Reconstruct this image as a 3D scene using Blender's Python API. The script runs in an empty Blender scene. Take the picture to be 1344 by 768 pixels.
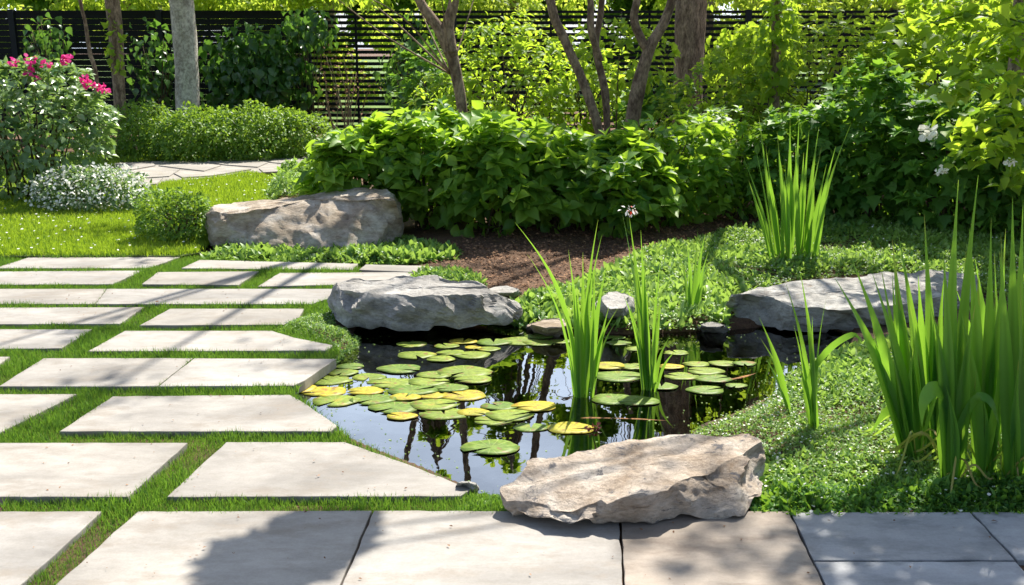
import bpy, bmesh, math, random
import numpy as np
from mathutils import Vector, noise as mn

R = math.radians
SC = bpy.context.scene
COL = SC.collection

# ------------------------------------------------------------------ camera
H, F, PITCH = 1.6, 1300.0, math.atan((384 - 60) / 1300.0)
cam_d = bpy.data.cameras.new("camera")
cam = bpy.data.objects.new("camera", cam_d)
COL.objects.link(cam)
SC.camera = cam
cam.location = (0, 0, H)
cam.rotation_euler = (math.pi / 2 - PITCH, 0, 0)
cam_d.sensor_width = 36
cam_d.lens = 36 * F / 1344
cam_d.clip_start, cam_d.clip_end = 0.05, 900
cam_d.dof.use_dof = True
cam_d.dof.focus_distance = 5.2
cam_d.dof.aperture_fstop = 10

# ------------------------------------------------------------------ light
SUN = Vector((0.34, 0.72, 1.05)).normalized()          # direction towards the sun
el = math.asin(SUN.z)
az = math.atan2(SUN.x, SUN.y)
w = bpy.data.worlds.new("World")
SC.world = w
w.use_nodes = True
nt = w.node_tree
sky = nt.nodes.new("ShaderNodeTexSky")
sky.sky_type = 'NISHITA'
sky.sun_disc = False
sky.sun_elevation = el
sky.sun_rotation = az
sky.air_density = 1.0
sky.dust_density = 1.5
sky.ozone_density = 1.5
nt.nodes["Background"].inputs[1].default_value = 0.068
wtc = nt.nodes.new("ShaderNodeTexCoord")
wmp = nt.nodes.new("ShaderNodeMapping"); wmp.inputs["Scale"].default_value = (1, 1, 2.5)
wno = nt.nodes.new("ShaderNodeTexNoise"); wno.inputs["Scale"].default_value = 2.2; wno.inputs["Detail"].default_value = 7
wno.inputs["Roughness"].default_value = .55
wrp = nt.nodes.new("ShaderNodeValToRGB")                   # thin bright summer cloud
wrp.color_ramp.elements[0].position = .38; wrp.color_ramp.elements[0].color = (.15, .15, .15, 1)
wrp.color_ramp.elements[1].position = .62; wrp.color_ramp.elements[1].color = (.85, .85, .85, 1)
wmx = nt.nodes.new("ShaderNodeMix"); wmx.data_type = 'RGBA'
wmx.inputs[7].default_value = (22.0, 26.0, 32.0, 1)
nt.links.new(wtc.outputs["Generated"], wmp.inputs[0]); nt.links.new(wmp.outputs[0], wno.inputs["Vector"])
wsep = nt.nodes.new("ShaderNodeSeparateXYZ"); nt.links.new(wtc.outputs["Generated"], wsep.inputs[0])
wmr = nt.nodes.new("ShaderNodeMapRange"); wmr.inputs[1].default_value = .30; wmr.inputs[2].default_value = .62
wmr.inputs[3].default_value = 1.0; wmr.inputs[4].default_value = .12
nt.links.new(wsep.outputs[2], wmr.inputs[0])
wmu = nt.nodes.new("ShaderNodeMath"); wmu.operation = 'MULTIPLY'
nt.links.new(wno.outputs[0], wrp.inputs[0]); nt.links.new(wrp.outputs[0], wmu.inputs[0]); nt.links.new(wmr.outputs[0], wmu.inputs[1])
wmy = nt.nodes.new("ShaderNodeMapRange"); wmy.inputs[1].default_value = -.3; wmy.inputs[2].default_value = .6
wmy.inputs[3].default_value = .16; wmy.inputs[4].default_value = 1.0
nt.links.new(wsep.outputs[1], wmy.inputs[0])
wm2 = nt.nodes.new("ShaderNodeMath"); wm2.operation = 'MULTIPLY'
nt.links.new(wmu.outputs[0], wm2.inputs[0]); nt.links.new(wmy.outputs[0], wm2.inputs[1])
nt.links.new(wm2.outputs[0], wmx.inputs[0])
nt.links.new(sky.outputs[0], wmx.inputs[6])
nt.links.new(wmx.outputs[2], nt.nodes["Background"].inputs[0])
sd = bpy.data.lights.new("sun", 'SUN')
sd.energy = 5.0
sd.angle = R(0.55)
sd.color = (1.0, 0.94, 0.84)
so = bpy.data.objects.new("sun", sd)
COL.objects.link(so)
so.rotation_euler = SUN.to_track_quat('Z', 'Y').to_euler()
so.location = (6, 14, 20)

SC.view_settings.view_transform = 'Standard'
SC.view_settings.look = 'None'
SC.view_settings.exposure = 0.98
SC.view_settings.gamma = 1
SC.render.engine = 'CYCLES'
cy = SC.cycles
cy.max_bounces = 7
cy.diffuse_bounces = 4
cy.glossy_bounces = 3
cy.transmission_bounces = 5
cy.transparent_max_bounces = 8
cy.use_denoising = True
cy.sample_clamp_indirect = 8
cy.caustics_reflective = False
cy.caustics_refractive = False

# ------------------------------------------------------------------ helpers
CT, ST = math.cos(PITCH), math.sin(PITCH)

def ray(px, py):
    a, b = px - 672, 384 - py
    return np.array([a, F * CT + b * ST, -F * ST + b * CT])

def G(px, py, z=0.0):                    # point of the place seen at a pixel, at height z
    d = ray(px, py)
    t = (z - H) / d[2]
    return np.array([0, 0, H]) + d * t

def D(px, py, Y):                        # the same at depth Y
    d = ray(px, py)
    return np.array([0, 0, H]) + d * (Y / d[1])

def pw(px, Y):                           # metres per pixels at depth
    return px * Y / F

def rng(seed):
    return np.random.default_rng(seed)

def unit(a):
    a = np.asarray(a, float)
    return a / (np.linalg.norm(a, axis=-1, keepdims=True) + 1e-9)

def tag(o, label=None, cat=None, group=None, kind=None):
    if label: o["label"] = label
    if cat: o["category"] = cat
    if group: o["group"] = group
    if kind: o["kind"] = kind
    return o

def link(name, me, mat=None, parent=None):
    o = bpy.data.objects.new(name, me)
    COL.objects.link(o)
    if mat: me.materials.append(mat)
    if parent is not None:
        o.parent = parent
        o.matrix_parent_inverse.identity()
        o.location = -Vector(parent.location)
    return o

def thing(name, loc, label, cat, group=None):
    o = bpy.data.objects.new(name, None)
    COL.objects.link(o)
    o.empty_display_size = 0.1
    o.location = Vector([float(c) for c in loc])
    return tag(o, label, cat, group)

def tri_mesh(name, V, T, tint=None, smooth=True):
    me = bpy.data.meshes.new(name)
    V = np.ascontiguousarray(V, np.float32)
    T = np.ascontiguousarray(T, np.int32)
    k = T.shape[1]
    me.vertices.add(len(V))
    me.vertices.foreach_set("co", V.ravel())
    me.loops.add(T.size)
    me.loops.foreach_set("vertex_index", T.ravel())
    me.polygons.add(len(T))
    me.polygons.foreach_set("loop_start", np.arange(0, T.size, k, dtype=np.int32))
    me.polygons.foreach_set("loop_total", np.full(len(T), k, np.int32))
    me.update(calc_edges=True)
    me.polygons.foreach_set("use_smooth", np.full(len(T), smooth))
    if tint is not None:
        a = me.attributes.new("tint", 'FLOAT', 'POINT')
        a.data.foreach_set("value", np.ascontiguousarray(tint, np.float32))
    return me

class Bag:                               # gathers geometry that becomes ONE mesh
    def __init__(s):
        s.V, s.T, s.t, s.n = [], [], [], 0
    def add(s, V, T, t=None):
        V = np.asarray(V, float); T = np.asarray(T, int)
        s.V.append(V); s.T.append(T + s.n)
        s.t.append(np.full(len(V), .5) if t is None else np.broadcast_to(t, (len(V),)))
        s.n += len(V)
    def obj(s, name, mat, parent=None, smooth=True):
        me = tri_mesh(name, np.vstack(s.V), np.vstack(s.T), np.concatenate(s.t), smooth)
        return link(name, me, mat, parent)

def scatter(tpl, pos, tip, nor, size, tint):
    TV, TT = tpl
    n, k = len(pos), len(TV)
    y = unit(tip)
    x = unit(np.cross(y, nor))
    z = np.cross(x, y)
    size = np.broadcast_to(size, (n,))
    V = (pos[:, None, :] + size[:, None, None] *
         (TV[None, :, 0:1] * x[:, None, :] + TV[None, :, 1:2] * y[:, None, :] + TV[None, :, 2:3] * z[:, None, :]))
    T = TT[None] + (np.arange(n) * k)[:, None, None]
    return V.reshape(-1, 3), T.reshape(-1, 3), np.repeat(tint, k)

# leaf shapes: x across, y along, z up
def leaf_tpl(ws, fold=.12, droop=.25, length=1.0):
    ts = np.linspace(0, 1, len(ws) + 2)
    V = [(0, 0, 0)]
    for t, wd in zip(ts[1:-1], ws):
        zc = -droop * t * t
        V += [(-wd, t, zc + fold * wd * 2), (0, t, zc), (wd, t, zc + fold * wd * 2)]
    V.append((0, 1, -droop))
    T = [(0, 2, 1), (0, 3, 2)]
    for i in range(len(ws) - 1):
        a = 1 + 3 * i; b = a + 3
        T += [(a, a + 1, b + 1), (a, b + 1, b), (a + 1, a + 2, b + 2), (a + 1, b + 2, b + 1)]
    a = 1 + 3 * (len(ws) - 1); e = len(V) - 1
    T += [(a, a + 1, e), (a + 1, a + 2, e)]
    V = np.array(V, float); V[:, 1] *= length
    return V, np.array(T)

LEAF_S = leaf_tpl([.26], .2, .1)                       # small leaf, 4 triangles
LEAF_M = leaf_tpl([.27, .2], .2, .25)                  # pointed leaf, 8 triangles
LEAF_B = leaf_tpl([.22, .34, .30, .15], .28, .2)      # broad ovate leaf
LEAF_L = leaf_tpl([.2, .24, .18], .2, .45)             # long leaf

def lobed():
    pts = [(0, 0), (.22, .02), (.5, .12), (.36, .3), (.52, .52), (.27, .55), (.12, .78), (0, 1.05)]
    o = pts + [(-x, y) for x, y in pts[-2:0:-1]]
    V = [(0, .38, 0)] + [(x, y, .10 * abs(x) * 2 - .22 * y * y) for x, y in o]
    n = len(o)
    T = [(0, 1 + i, 1 + (i + 1) % n) for i in range(n)]
    return np.array(V, float), np.array(T)
LEAF_LOB = lobed()
LEAF_HEART = leaf_tpl([.38, .42, .28, .12], .18, .35)
GRASS = (np.array([(-.035, 0, 0), (.035, 0, 0), (-.028, .55, -.05), (.028, .55, -.05), (0, 1, -.22)]),
         np.array([(0, 1, 3), (0, 3, 2), (2, 3, 4)]))
ROUND = (np.array([(0, 0, 0)] + [(.5 * math.sin(a), .5 - .5 * math.cos(a), .06 * (i % 2)) for i, a in enumerate(np.linspace(.5, 2 * math.pi - .5, 6))]),
         np.array([(0, 1, 2), (0, 2, 3), (0, 3, 4), (0, 4, 5), (0, 5, 6)]))

def lumps(P, seed, freq=2.0, n=7):       # cheap smooth noise in about -1..1
    r = rng(seed)
    k = r.normal(size=(n, P.shape[-1])) * freq
    ph = r.uniform(0, 6.28, n)
    return np.cos(P @ k.T + ph).sum(-1) / n * 1.6

def foliage(bag, c, rad, n, size, seed, tpl=LEAF_S, shell=.45, lump=.2, up=.9, out=.6, zmin=-.02,
            clumps=0, cr=.25, droop=.3, jit=.6, freq=2.4, half=False):
    r = rng(seed)
    c = np.asarray(c, float); rad = np.asarray(rad, float)
    if clumps:
        u = unit(r.normal(size=(clumps, 3)))
        if half: u[:, 2] = abs(u[:, 2])
        cc = u * (r.uniform(.35, 1, clumps) ** .5)[:, None] * (1 - cr)
        i = r.integers(0, clumps, n)
        v = unit(r.normal(size=(n, 3)))
        p = cc[i] + v * (cr * r.uniform(.3, 1, n) ** .5)[:, None] * r.uniform(.7, 1.3, clumps)[i][:, None]
        u = unit(p * .5 + v * .8)
    else:
        u = unit(r.normal(size=(n, 3)))
        if half: u[:, 2] = abs(u[:, 2])
        rr = (shell + (1 - shell) * r.uniform(0, 1, n) ** .6) * (1 + lump * lumps(u, seed + 1, freq))
        p = u * rr[:, None]
    pos = c + p * rad
    k = pos[:, 2] > zmin
    pos, u = pos[k], u[k]
    m = len(pos)
    tip = u * out + r.normal(size=(m, 3)) * jit * .6 + [0, 0, -droop]
    nor = np.array([0, 0, up]) + u * .45 + r.normal(size=(m, 3)) * jit * .55
    s = size * r.uniform(.6, 1.25, m)
    bag.add(*scatter(tpl, pos, tip, nor, s, np.clip(r.normal(.5, .22, m), 0, 1)))

def rosettes(bag, c, rad, n, size, seed, tpl, k=6, lump=.2, freq=3.0, zmin=.05, low=-.35):
    # shoots ending in a whorl of leaves, over the outside of the plant
    r = rng(seed)
    c = np.asarray(c, float); rad = np.asarray(rad, float)
    u = unit(r.normal(size=(n * 2, 3)) + [0, -.15, .25]); u = u[u[:, 2] > low][:n]
    n = len(u)
    rr = r.uniform(.82, 1.12, n) * (1 + lump * lumps(u, seed + 1, freq))
    p = c + u * rr[:, None] * rad
    ax = unit(u * .55 + [0, 0, 1.0] + r.normal(size=(n, 3)) * .22)
    e1 = unit(np.cross(ax, r.normal(size=(n, 3)))); e2 = np.cross(ax, e1)
    tt = np.clip(r.normal(.5, .2, n), 0, 1)
    for j in range(k + 2):
        top = j >= k
        a = (j * 2.4 if not top else j * 3.1) + r.uniform(-.3, .3, n)
        rad_ = np.cos(a)[:, None] * e1 + np.sin(a)[:, None] * e2
        sp = 1.15 if not top else .35
        tip = rad_ * sp + ax * r.uniform(.15, .6, n)[:, None] * (1 if not top else 2)
        nor = ax - rad_ * .25 + r.normal(size=(n, 3)) * .15
        q = p - ax * (size * .35 * (0 if top else (j / k)))[..., None] if np.ndim(size) else p - ax * size * .45 * (0 if top else j / k)
        m_ = q[:, 2] > zmin
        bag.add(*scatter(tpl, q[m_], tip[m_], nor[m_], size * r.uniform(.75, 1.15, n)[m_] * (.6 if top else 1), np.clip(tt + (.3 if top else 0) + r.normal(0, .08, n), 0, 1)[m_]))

def tube(bag, pts, rads, sides=7, rough=0, seed=0, t=.5, sub=1):
    pts = np.asarray(pts, float); rads = np.asarray(rads, float)
    if sub > 1:                          # Catmull-Rom
        P = np.vstack([2 * pts[0] - pts[1], pts, 2 * pts[-1] - pts[-2]])
        q, rr = [], []
        for i in range(len(pts) - 1):
            for s in range(sub):
                u = s / sub
                a, b, c, d = P[i:i + 4]
                q.append(.5 * (2 * b + (c - a) * u + (2 * a - 5 * b + 4 * c - d) * u * u + (3 * b - a - 3 * c + d) * u ** 3))
                rr.append(rads[i] * (1 - u) + rads[i + 1] * u)
        pts = np.array(q + [pts[-1]]); rads = np.array(rr + [rads[-1]])
    n = len(pts)
    tn = unit(np.gradient(pts, axis=0))
    ref = np.array([1, 0.1, 0]) if abs(tn[:, 0]).mean() < .8 else np.array([0, 1, 0.1])
    a = unit(np.cross(tn, ref)); b = np.cross(tn, a)
    th = np.linspace(0, 2 * math.pi, sides, endpoint=False)
    V = pts[:, None] + rads[:, None, None] * (np.cos(th)[None, :, None] * a[:, None] + np.sin(th)[None, :, None] * b[:, None])
    V = V.reshape(-1, 3)
    if rough:
        ctr = np.repeat(pts, sides, 0)
        f = 1 + rough * lumps(V * [1, 1, .35], seed, 9.0) + rough * .5 * lumps(V * [1, 1, .3], seed + 3, 30.0)
        V = ctr + (V - ctr) * f[:, None]
    T = []
    for i in range(n - 1):
        for j in range(sides):
            p, q = i * sides + j, i * sides + (j + 1) % sides
            T += [(p, q, q + sides), (p, q + sides, p + sides)]
    V = np.vstack([V, pts[:1], pts[-1:]])
    e = n * sides
    for j in range(sides):
        T += [(e, (j + 1) % sides, j), (e + 1, (n - 1) * sides + j, (n - 1) * sides + (j + 1) % sides)]
    bag.add(V, T, t)

def inside(P, poly):
    x, y = P[:, 0], P[:, 1]
    r = np.zeros(len(P), bool)
    n = len(poly)
    for i in range(n):
        x1, y1 = poly[i][:2]; x2, y2 = poly[(i + 1) % n][:2]
        c = ((y1 > y) != (y2 > y)) & (x < (x2 - x1) * (y - y1) / (y2 - y1 + 1e-12) + x1)
        r ^= c
    return r

def pdist(P, poly):                      # distance to outline
    best = np.full(len(P), 1e9)
    n = len(poly)
    for i in range(n):
        a = np.array(poly[i][:2]); b = np.array(poly[(i + 1) % n][:2])
        ab = b - a
        t = np.clip(((P[:, :2] - a) @ ab) / (ab @ ab + 1e-12), 0, 1)
        best = np.minimum(best, np.linalg.norm(P[:, :2] - a - t[:, None] * ab, axis=1))
    return best

def GP(pp, z=0.0):
    return [G(x, y, z) for x, y in pp]

def sample(poly, n, seed):
    r = rng(seed)
    poly = np.array([p[:2] for p in poly])
    lo, hi = poly.min(0), poly.max(0)
    out = []
    tot = 0
    while tot < n:
        P = r.uniform(lo, hi, (n, 2))
        P = P[inside(P, poly)]
        out.append(P); tot += len(P)
        if len(P) == 0: break
    return np.vstack(out)[:n]

# ------------------------------------------------------------------ materials
def mat(name):
    m = bpy.data.materials.new(name)
    m.use_nodes = True
    return m, m.node_tree, m.node_tree.nodes, m.node_tree.links

def noise_node(N, L, scale, detail=6, rough=.6, coord=None, dim='3D'):
    n = N.new("ShaderNodeTexNoise")
    n.inputs["Scale"].default_value = scale
    n.inputs["Detail"].default_value = detail
    n.inputs["Roughness"].default_value = rough
    if coord: L.new(coord, n.inputs["Vector"])
    return n

def ramp(N, L, src, stops):
    r = N.new("ShaderNodeValToRGB")
    e = r.color_ramp.elements
    while len(e) < len(stops): e.new(.5)
    for i, (p, c) in enumerate(stops):
        e[i].position = p
        e[i].color = (*c, 1) if len(c) == 3 else c
    L.new(src, r.inputs[0])
    return r

def mixc(N, L, fac, a, b, mode='MIX'):
    m = N.new("ShaderNodeMix")
    m.data_type = 'RGBA'
    m.blend_type = mode
    for s, v in ((m.inputs[0], fac), (m.inputs[6], a), (m.inputs[7], b)):
        if hasattr(v, "links"): L.new(v, s)
        elif isinstance(v, (int, float)): s.default_value = v
        else: s.default_value = (*v, 1)
    return m.outputs[2]

def leafmat(name, ca, cb, trans=(.22, .36, .03), tf=.45, rough=.42, spec=.5, var=None):
    m, t, N, L = mat(name)
    P = N["Principled BSDF"]
    at = N.new("ShaderNodeAttribute"); at.attribute_name = "tint"
    st = [(.1, ca), (.9, cb)] if var is None else [(.08, ca), (.8, cb), (.97, var)]
    cr = ramp(N, L, at.outputs["Fac"], st)
    L.new(cr.outputs[0], P.inputs["Base Color"])
    P.inputs["Roughness"].default_value = rough
    P.inputs["Specular IOR Level"].default_value = spec
    tr = N.new("ShaderNodeBsdfTranslucent")
    tc = mixc(N, L, .8, cr.outputs[0], trans)
    L.new(tc, tr.inputs[0])
    mx = N.new("ShaderNodeMixShader"); mx.inputs[0].default_value = tf
    L.new(P.outputs[0], mx.inputs[1]); L.new(tr.outputs[0], mx.inputs[2])
    L.new(mx.outputs[0], N["Material Output"].inputs[0])
    return m

M = {}
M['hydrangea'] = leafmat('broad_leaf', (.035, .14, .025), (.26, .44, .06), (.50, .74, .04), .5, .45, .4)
M['shrub'] = leafmat('shrub_leaf', (.022, .10, .02), (.16, .34, .055), (.34, .58, .04), .42, .5, .3)
M['shrub_lime'] = leafmat('lime_leaf', (.09, .20, .025), (.20, .33, .04), (.60, .80, .05), .58, .5, .3)
M['hedge'] = leafmat('box_leaf', (.03, .11, .016), (.24, .40, .06), (.40, .60, .04), .4, .45, .4)
M['rose'] = leafmat('glossy_leaf', (.04, .13, .03), (.30, .42, .20), (.34, .52, .08), .36, .32, .8)
M['canopy'] = leafmat('canopy_leaf', (.08, .18, .02), (.16, .29, .03), (.60, .80, .05), .6, .5, .4)
M['far'] = leafmat('far_leaf', (.12, .22, .03), (.24, .34, .05), (.72, .85, .10), .62, .55, .3)
M['ground_cover'] = leafmat('ground_cover_leaf', (.06, .18, .03), (.30, .46, .11), (.42, .62, .09), .42, .45, .5, (.42, .50, .26))
M['grass'] = leafmat('grass_blade', (.09, .21, .02), (.26, .39, .035), (.48, .66, .03), .48, .5, .35, (.34, .36, .09))
M['grass_gap'] = leafmat('short_grass_blade', (.04, .12, .02), (.11, .24, .035), (.24, .44, .035), .45, .5, .35, (.28, .29, .07))
M['iris'] = leafmat('iris_blade', (.025, .12, .02), (.12, .31, .045), (.36, .64, .045), .5, .38, .5, (.40, .27, .09))
M['ivy'] = leafmat('climber_leaf', (.018, .075, .02), (.09, .22, .045), (.18, .36, .035), .42, .33, .7)

def flat(name, c, rough=.6, trans=0, spec=.4):
    if trans:
        return leafmat(name, c, tuple(min(1, v * 1.2) for v in c), c, trans, rough, spec)
    m, t, N, L = mat(name)
    N["Principled BSDF"].inputs["Base Color"].default_value = (*c, 1)
    N["Principled BSDF"].inputs["Roughness"].default_value = rough
    N["Principled BSDF"].inputs["Specular IOR Level"].default_value = spec
    return m
M['pink'] = flat('pink_petal', (.75, .04, .28), .5, .35)
M['white'] = flat('white_petal', (.80, .80, .74), .5, .3)
M['red'] = flat('red_petal', (.6, .05, .03), .5, .3)
M['wine'] = flat('wine_petal', (.16, .03, .025), .5, .2)

def bark(name, a, b, scale=9, stretch=.25):
    m, t, N, L = mat(name)
    P = N["Principled BSDF"]; P.inputs["Roughness"].default_value = .9
    tc = N.new("ShaderNodeTexCoord"); mp = N.new("ShaderNodeMapping")
    mp.inputs["Scale"].default_value = (1, 1, stretch)
    L.new(tc.outputs["Object"], mp.inputs[0])
    n1 = noise_node(N, L, scale, 8, .65, mp.outputs[0])
    n2 = noise_node(N, L, scale * 4, 6, .7, mp.outputs[0])
    c = ramp(N, L, n1.outputs[0], [(.38, a), (.6, b)])
    c2 = mixc(N, L, .5, c.outputs[0], ramp(N, L, n2.outputs[0], [(.4, (.3, .28, .26)), (.58, (1.1, 1.1, 1.1))]).outputs[0], 'MULTIPLY')
    L.new(c2, P.inputs["Base Color"])
    bp = N.new("ShaderNodeBump"); bp.inputs["Strength"].default_value = .7; bp.inputs["Distance"].default_value = .015
    L.new(n2.outputs[0], bp.inputs["Height"]); L.new(bp.outputs[0], P.inputs["Normal"])
    return m
M['bark_grey'] = bark('grey_bark', (.36, .33, .28), (.60, .57, .50), 7, .8)
M['bark_brown'] = bark('brown_bark', (.13, .085, .055), (.36, .26, .18), 14, .35)
M['bark_tan'] = bark('tan_bark', (.13, .08, .05), (.35, .25, .165), 9, .5)
M['stem'] = bark('woody_stem', (.08, .06, .03), (.16, .13, .06), 20)
M['stem_green'] = flat('green_stem', (.08, .15, .03), .6)
M['log'] = bark('sunken_wood', (.20, .09, .03), (.42, .20, .06), 12, 1)

def stone(name, cols, spots=(.12, .12, .13), spot_amt=.6, bump=.6, sc=3.0, band=0):
    m, t, N, L = mat(name)
    P = N["Principled BSDF"]; P.inputs["Roughness"].default_value = .85
    P.inputs["Specular IOR Level"].default_value = .3
    tc = N.new("ShaderNodeTexCoord")
    mp = N.new("ShaderNodeMapping"); L.new(tc.outputs["Object"], mp.inputs[0])
    mp.inputs["Scale"].default_value = (1, 1, 2.2)
    co = mp.outputs[0]
    n1 = noise_node(N, L, sc, 9, .62, co); n1.inputs["Distortion"].default_value = .25
    n2 = noise_node(N, L, sc * 7, 10, .75, co)
    n3 = noise_node(N, L, sc * 2.3, 6, .75, co); n3.inputs["Distortion"].default_value = .5
    n4 = noise_node(N, L, sc * 40, 4, .7, co)
    c = ramp(N, L, n1.outputs[0], [(.30, cols[0]), (.5, cols[1]), (.68, cols[2])])
    c2 = mixc(N, L, .55, c.outputs[0], ramp(N, L, n2.outputs[0], [(.38, (.42, .40, .37)), (.58, (1.1, 1.08, 1.06))]).outputs[0], 'MULTIPLY')
    sp = ramp(N, L, n3.outputs[0], [(.57, (0, 0, 0)), (.64, (spot_amt,) * 3)])
    c3 = mixc(N, L, sp.outputs[0], c2, spots)
    c4 = mixc(N, L, .35, c3, ramp(N, L, n4.outputs[0], [(.3, (.6, .6, .6)), (.7, (1.15, 1.15, 1.15))]).outputs[0], 'MULTIPLY')
    L.new(c4, P.inputs["Base Color"])
    ad = N.new("ShaderNodeMath"); ad.operation = 'MULTIPLY_ADD'
    L.new(n4.outputs[0], ad.inputs[0]); ad.inputs[1].default_value = .25; L.new(n2.outputs[0], ad.inputs[2])
    bp = N.new("ShaderNodeBump"); bp.inputs["Strength"].default_value = bump; bp.inputs["Distance"].default_value = .02
    L.new(ad.outputs[0], bp.inputs["Height"]); L.new(bp.outputs[0], P.inputs["Normal"])
    return m
M['rock_tan'] = stone('tan_limestone', [(.28, .20, .13), (.56, .47, .38), (.72, .66, .58)], (.12, .12, .13), .9, .9, 5)
M['rock_grey'] = stone('grey_fieldstone', [(.22, .21, .19), (.40, .385, .36), (.56, .55, .52)], (.12, .12, .13), .5, .8, 4)
M['rock_back'] = stone('weathered_stone', [(.22, .16, .10), (.44, .37, .29), (.62, .58, .52)], (.17, .10, .05), .5, .8, 3)
M['rock_pale'] = stone('pale_stone', [(.28, .26, .24), (.42, .41, .38), (.55, .54, .51)], (.22, .15, .09), .5, .8, 4)

def slabmat(name, a, b, stain):
    m, t, N, L = mat(name)
    P = N["Principled BSDF"]; P.inputs["Roughness"].default_value = .75
    P.inputs["Specular IOR Level"].default_value = .35
    tc = N.new("ShaderNodeTexCoord"); oi = N.new("ShaderNodeObjectInfo")
    ad = N.new("ShaderNodeVectorMath"); ad.operation = 'MULTIPLY_ADD'
    L.new(oi.outputs["Random"], ad.inputs[0]); ad.inputs[1].default_value = (37, 19, 5)
    L.new(tc.outputs["Object"], ad.inputs[2])
    mp = N.new("ShaderNodeMapping"); mp.inputs["Scale"].default_value = (.7, 1.5, 1)
    L.new(ad.outputs[0], mp.inputs[0])
    n1 = noise_node(N, L, 2.2, 7, .6, mp.outputs[0]); n1.inputs["Distortion"].default_value = .5
    n2 = noise_node(N, L, 14, 8, .7, mp.outputs[0])
    n3 = noise_node(N, L, 120, 3, .7, ad.outputs[0])
    n5 = noise_node(N, L, 5, 5, .7, mp.outputs[0])
    c = ramp(N, L, n1.outputs[0], [(.32, a), (.66, b)])
    c1 = mixc(N, L, .35, c.outputs[0], ramp(N, L, oi.outputs["Random"], [(0, (.86, .84, .80)), (.5, (1, 1, 1)), (1, (.92, .95, 1.0))]).outputs[0], 'MULTIPLY')
    c2 = mixc(N, L, .35, c1, ramp(N, L, n2.outputs[0], [(.38, (.68, .66, .62)), (.6, (1.05, 1.05, 1.05))]).outputs[0], 'MULTIPLY')
    c3 = mixc(N, L, ramp(N, L, n5.outputs[0], [(.50, (0, 0, 0)), (.68, (.75, .75, .75))]).outputs[0], c2, stain)
    sx = N.new("ShaderNodeSeparateXYZ"); L.new(tc.outputs["Generated"], sx.inputs[0])
    def edge(o_):
        a_ = N.new("ShaderNodeMath"); a_.operation = 'SUBTRACT'; L.new(o_, a_.inputs[0]); a_.inputs[1].default_value = .5
        b_ = N.new("ShaderNodeMath"); b_.operation = 'ABSOLUTE'; L.new(a_.outputs[0], b_.inputs[0])
        return b_.outputs[0]
    mxm = N.new("ShaderNodeMath"); mxm.operation = 'MAXIMUM'
    L.new(edge(sx.outputs[0]), mxm.inputs[0]); L.new(edge(sx.outputs[1]), mxm.inputs[1])
    n6 = noise_node(N, L, 9, 6, .7, ad.outputs[0])
    ma = N.new("ShaderNodeMath"); ma.operation = 'MULTIPLY_ADD'; L.new(n6.outputs[0], ma.inputs[0]); ma.inputs[1].default_value = .42; L.new(mxm.outputs[0], ma.inputs[2])
    c3 = mixc(N, L, ramp(N, L, ma.outputs[0], [(.66, (0, 0, 0)), (.78, (.6, .6, .6))]).outputs[0], c3, tuple(v * .75 for v in stain))
    n7 = noise_node(N, L, 1.3, 4, .6, ad.outputs[0])
    c3 = mixc(N, L, .5, c3, ramp(N, L, n7.outputs[0], [(.4, (.82, .81, .80)), (.6, (1.1, 1.09, 1.07))]).outputs[0], 'MULTIPLY')
    c4 = mixc(N, L, .3, c3, ramp(N, L, n3.outputs[0], [(.3, (.72, .72, .72)), (.65, (1.1, 1.1, 1.1))]).outputs[0], 'MULTIPLY')
    L.new(c4, P.inputs["Base Color"])
    bp = N.new("ShaderNodeBump"); bp.inputs["Strength"].default_value = .25; bp.inputs["Distance"].default_value = .004
    L.new(n2.outputs[0], bp.inputs["Height"]); L.new(bp.outputs[0], P.inputs["Normal"])
    return m
M['slab'] = slabmat('sandstone_slab', (.25, .235, .215), (.415, .39, .355), (.25, .215, .175))
M['slab_brown'] = slabmat('brown_slab', (.25, .21, .17), (.36, .31, .26), (.17, .13, .10))
M['slab_shade_blue'] = slabmat('shade_tinted_slab', (.29, .30, .315), (.40, .41, .425), (.17, .18, .19))  # cool blue of skylit shade put into the slab colour

def soilmat(name, a, b, c):
    m, t, N, L = mat(name)
    P = N["Principled BSDF"]; P.inputs["Roughness"].default_value = .95
    tc = N.new("ShaderNodeTexCoord")
    n1 = noise_node(N, L, 1.6, 8, .65, tc.outputs["Object"])
    n2 = noise_node(N, L, 35, 6, .75, tc.outputs["Object"])
    cc = ramp(N, L, n1.outputs[0], [(.3, a), (.55, b), (.72, c)])
    c2 = mixc(N, L, .7, cc.outputs[0], ramp(N, L, n2.outputs[0], [(.35, (.4, .38, .35)), (.62, (1.2, 1.15, 1.1))]).outputs[0], 'MULTIPLY')
    L.new(c2, P.inputs["Base Color"])
    bp = N.new("ShaderNodeBump"); bp.inputs["Strength"].default_value = .9; bp.inputs["Distance"].default_value = .03
    L.new(n2.outputs[0], bp.inputs["Height"]); L.new(bp.outputs[0], P.inputs["Normal"])
    return m
M['soil'] = soilmat('soil', (.08, .045, .027), (.16, .09, .05), (.25, .15, .085))
M['turf'] = soilmat('turf_soil', (.05, .09, .02), (.07, .12, .02), (.10, .15, .03))
M['field'] = soilmat('far_grass', (.10, .19, .03), (.15, .25, .05), (.20, .30, .08))
M['bark_chip'] = leafmat('bark_chip', (.13, .065, .035), (.34, .20, .115), (.1, .05, .03), .02, .9, .2)

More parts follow.
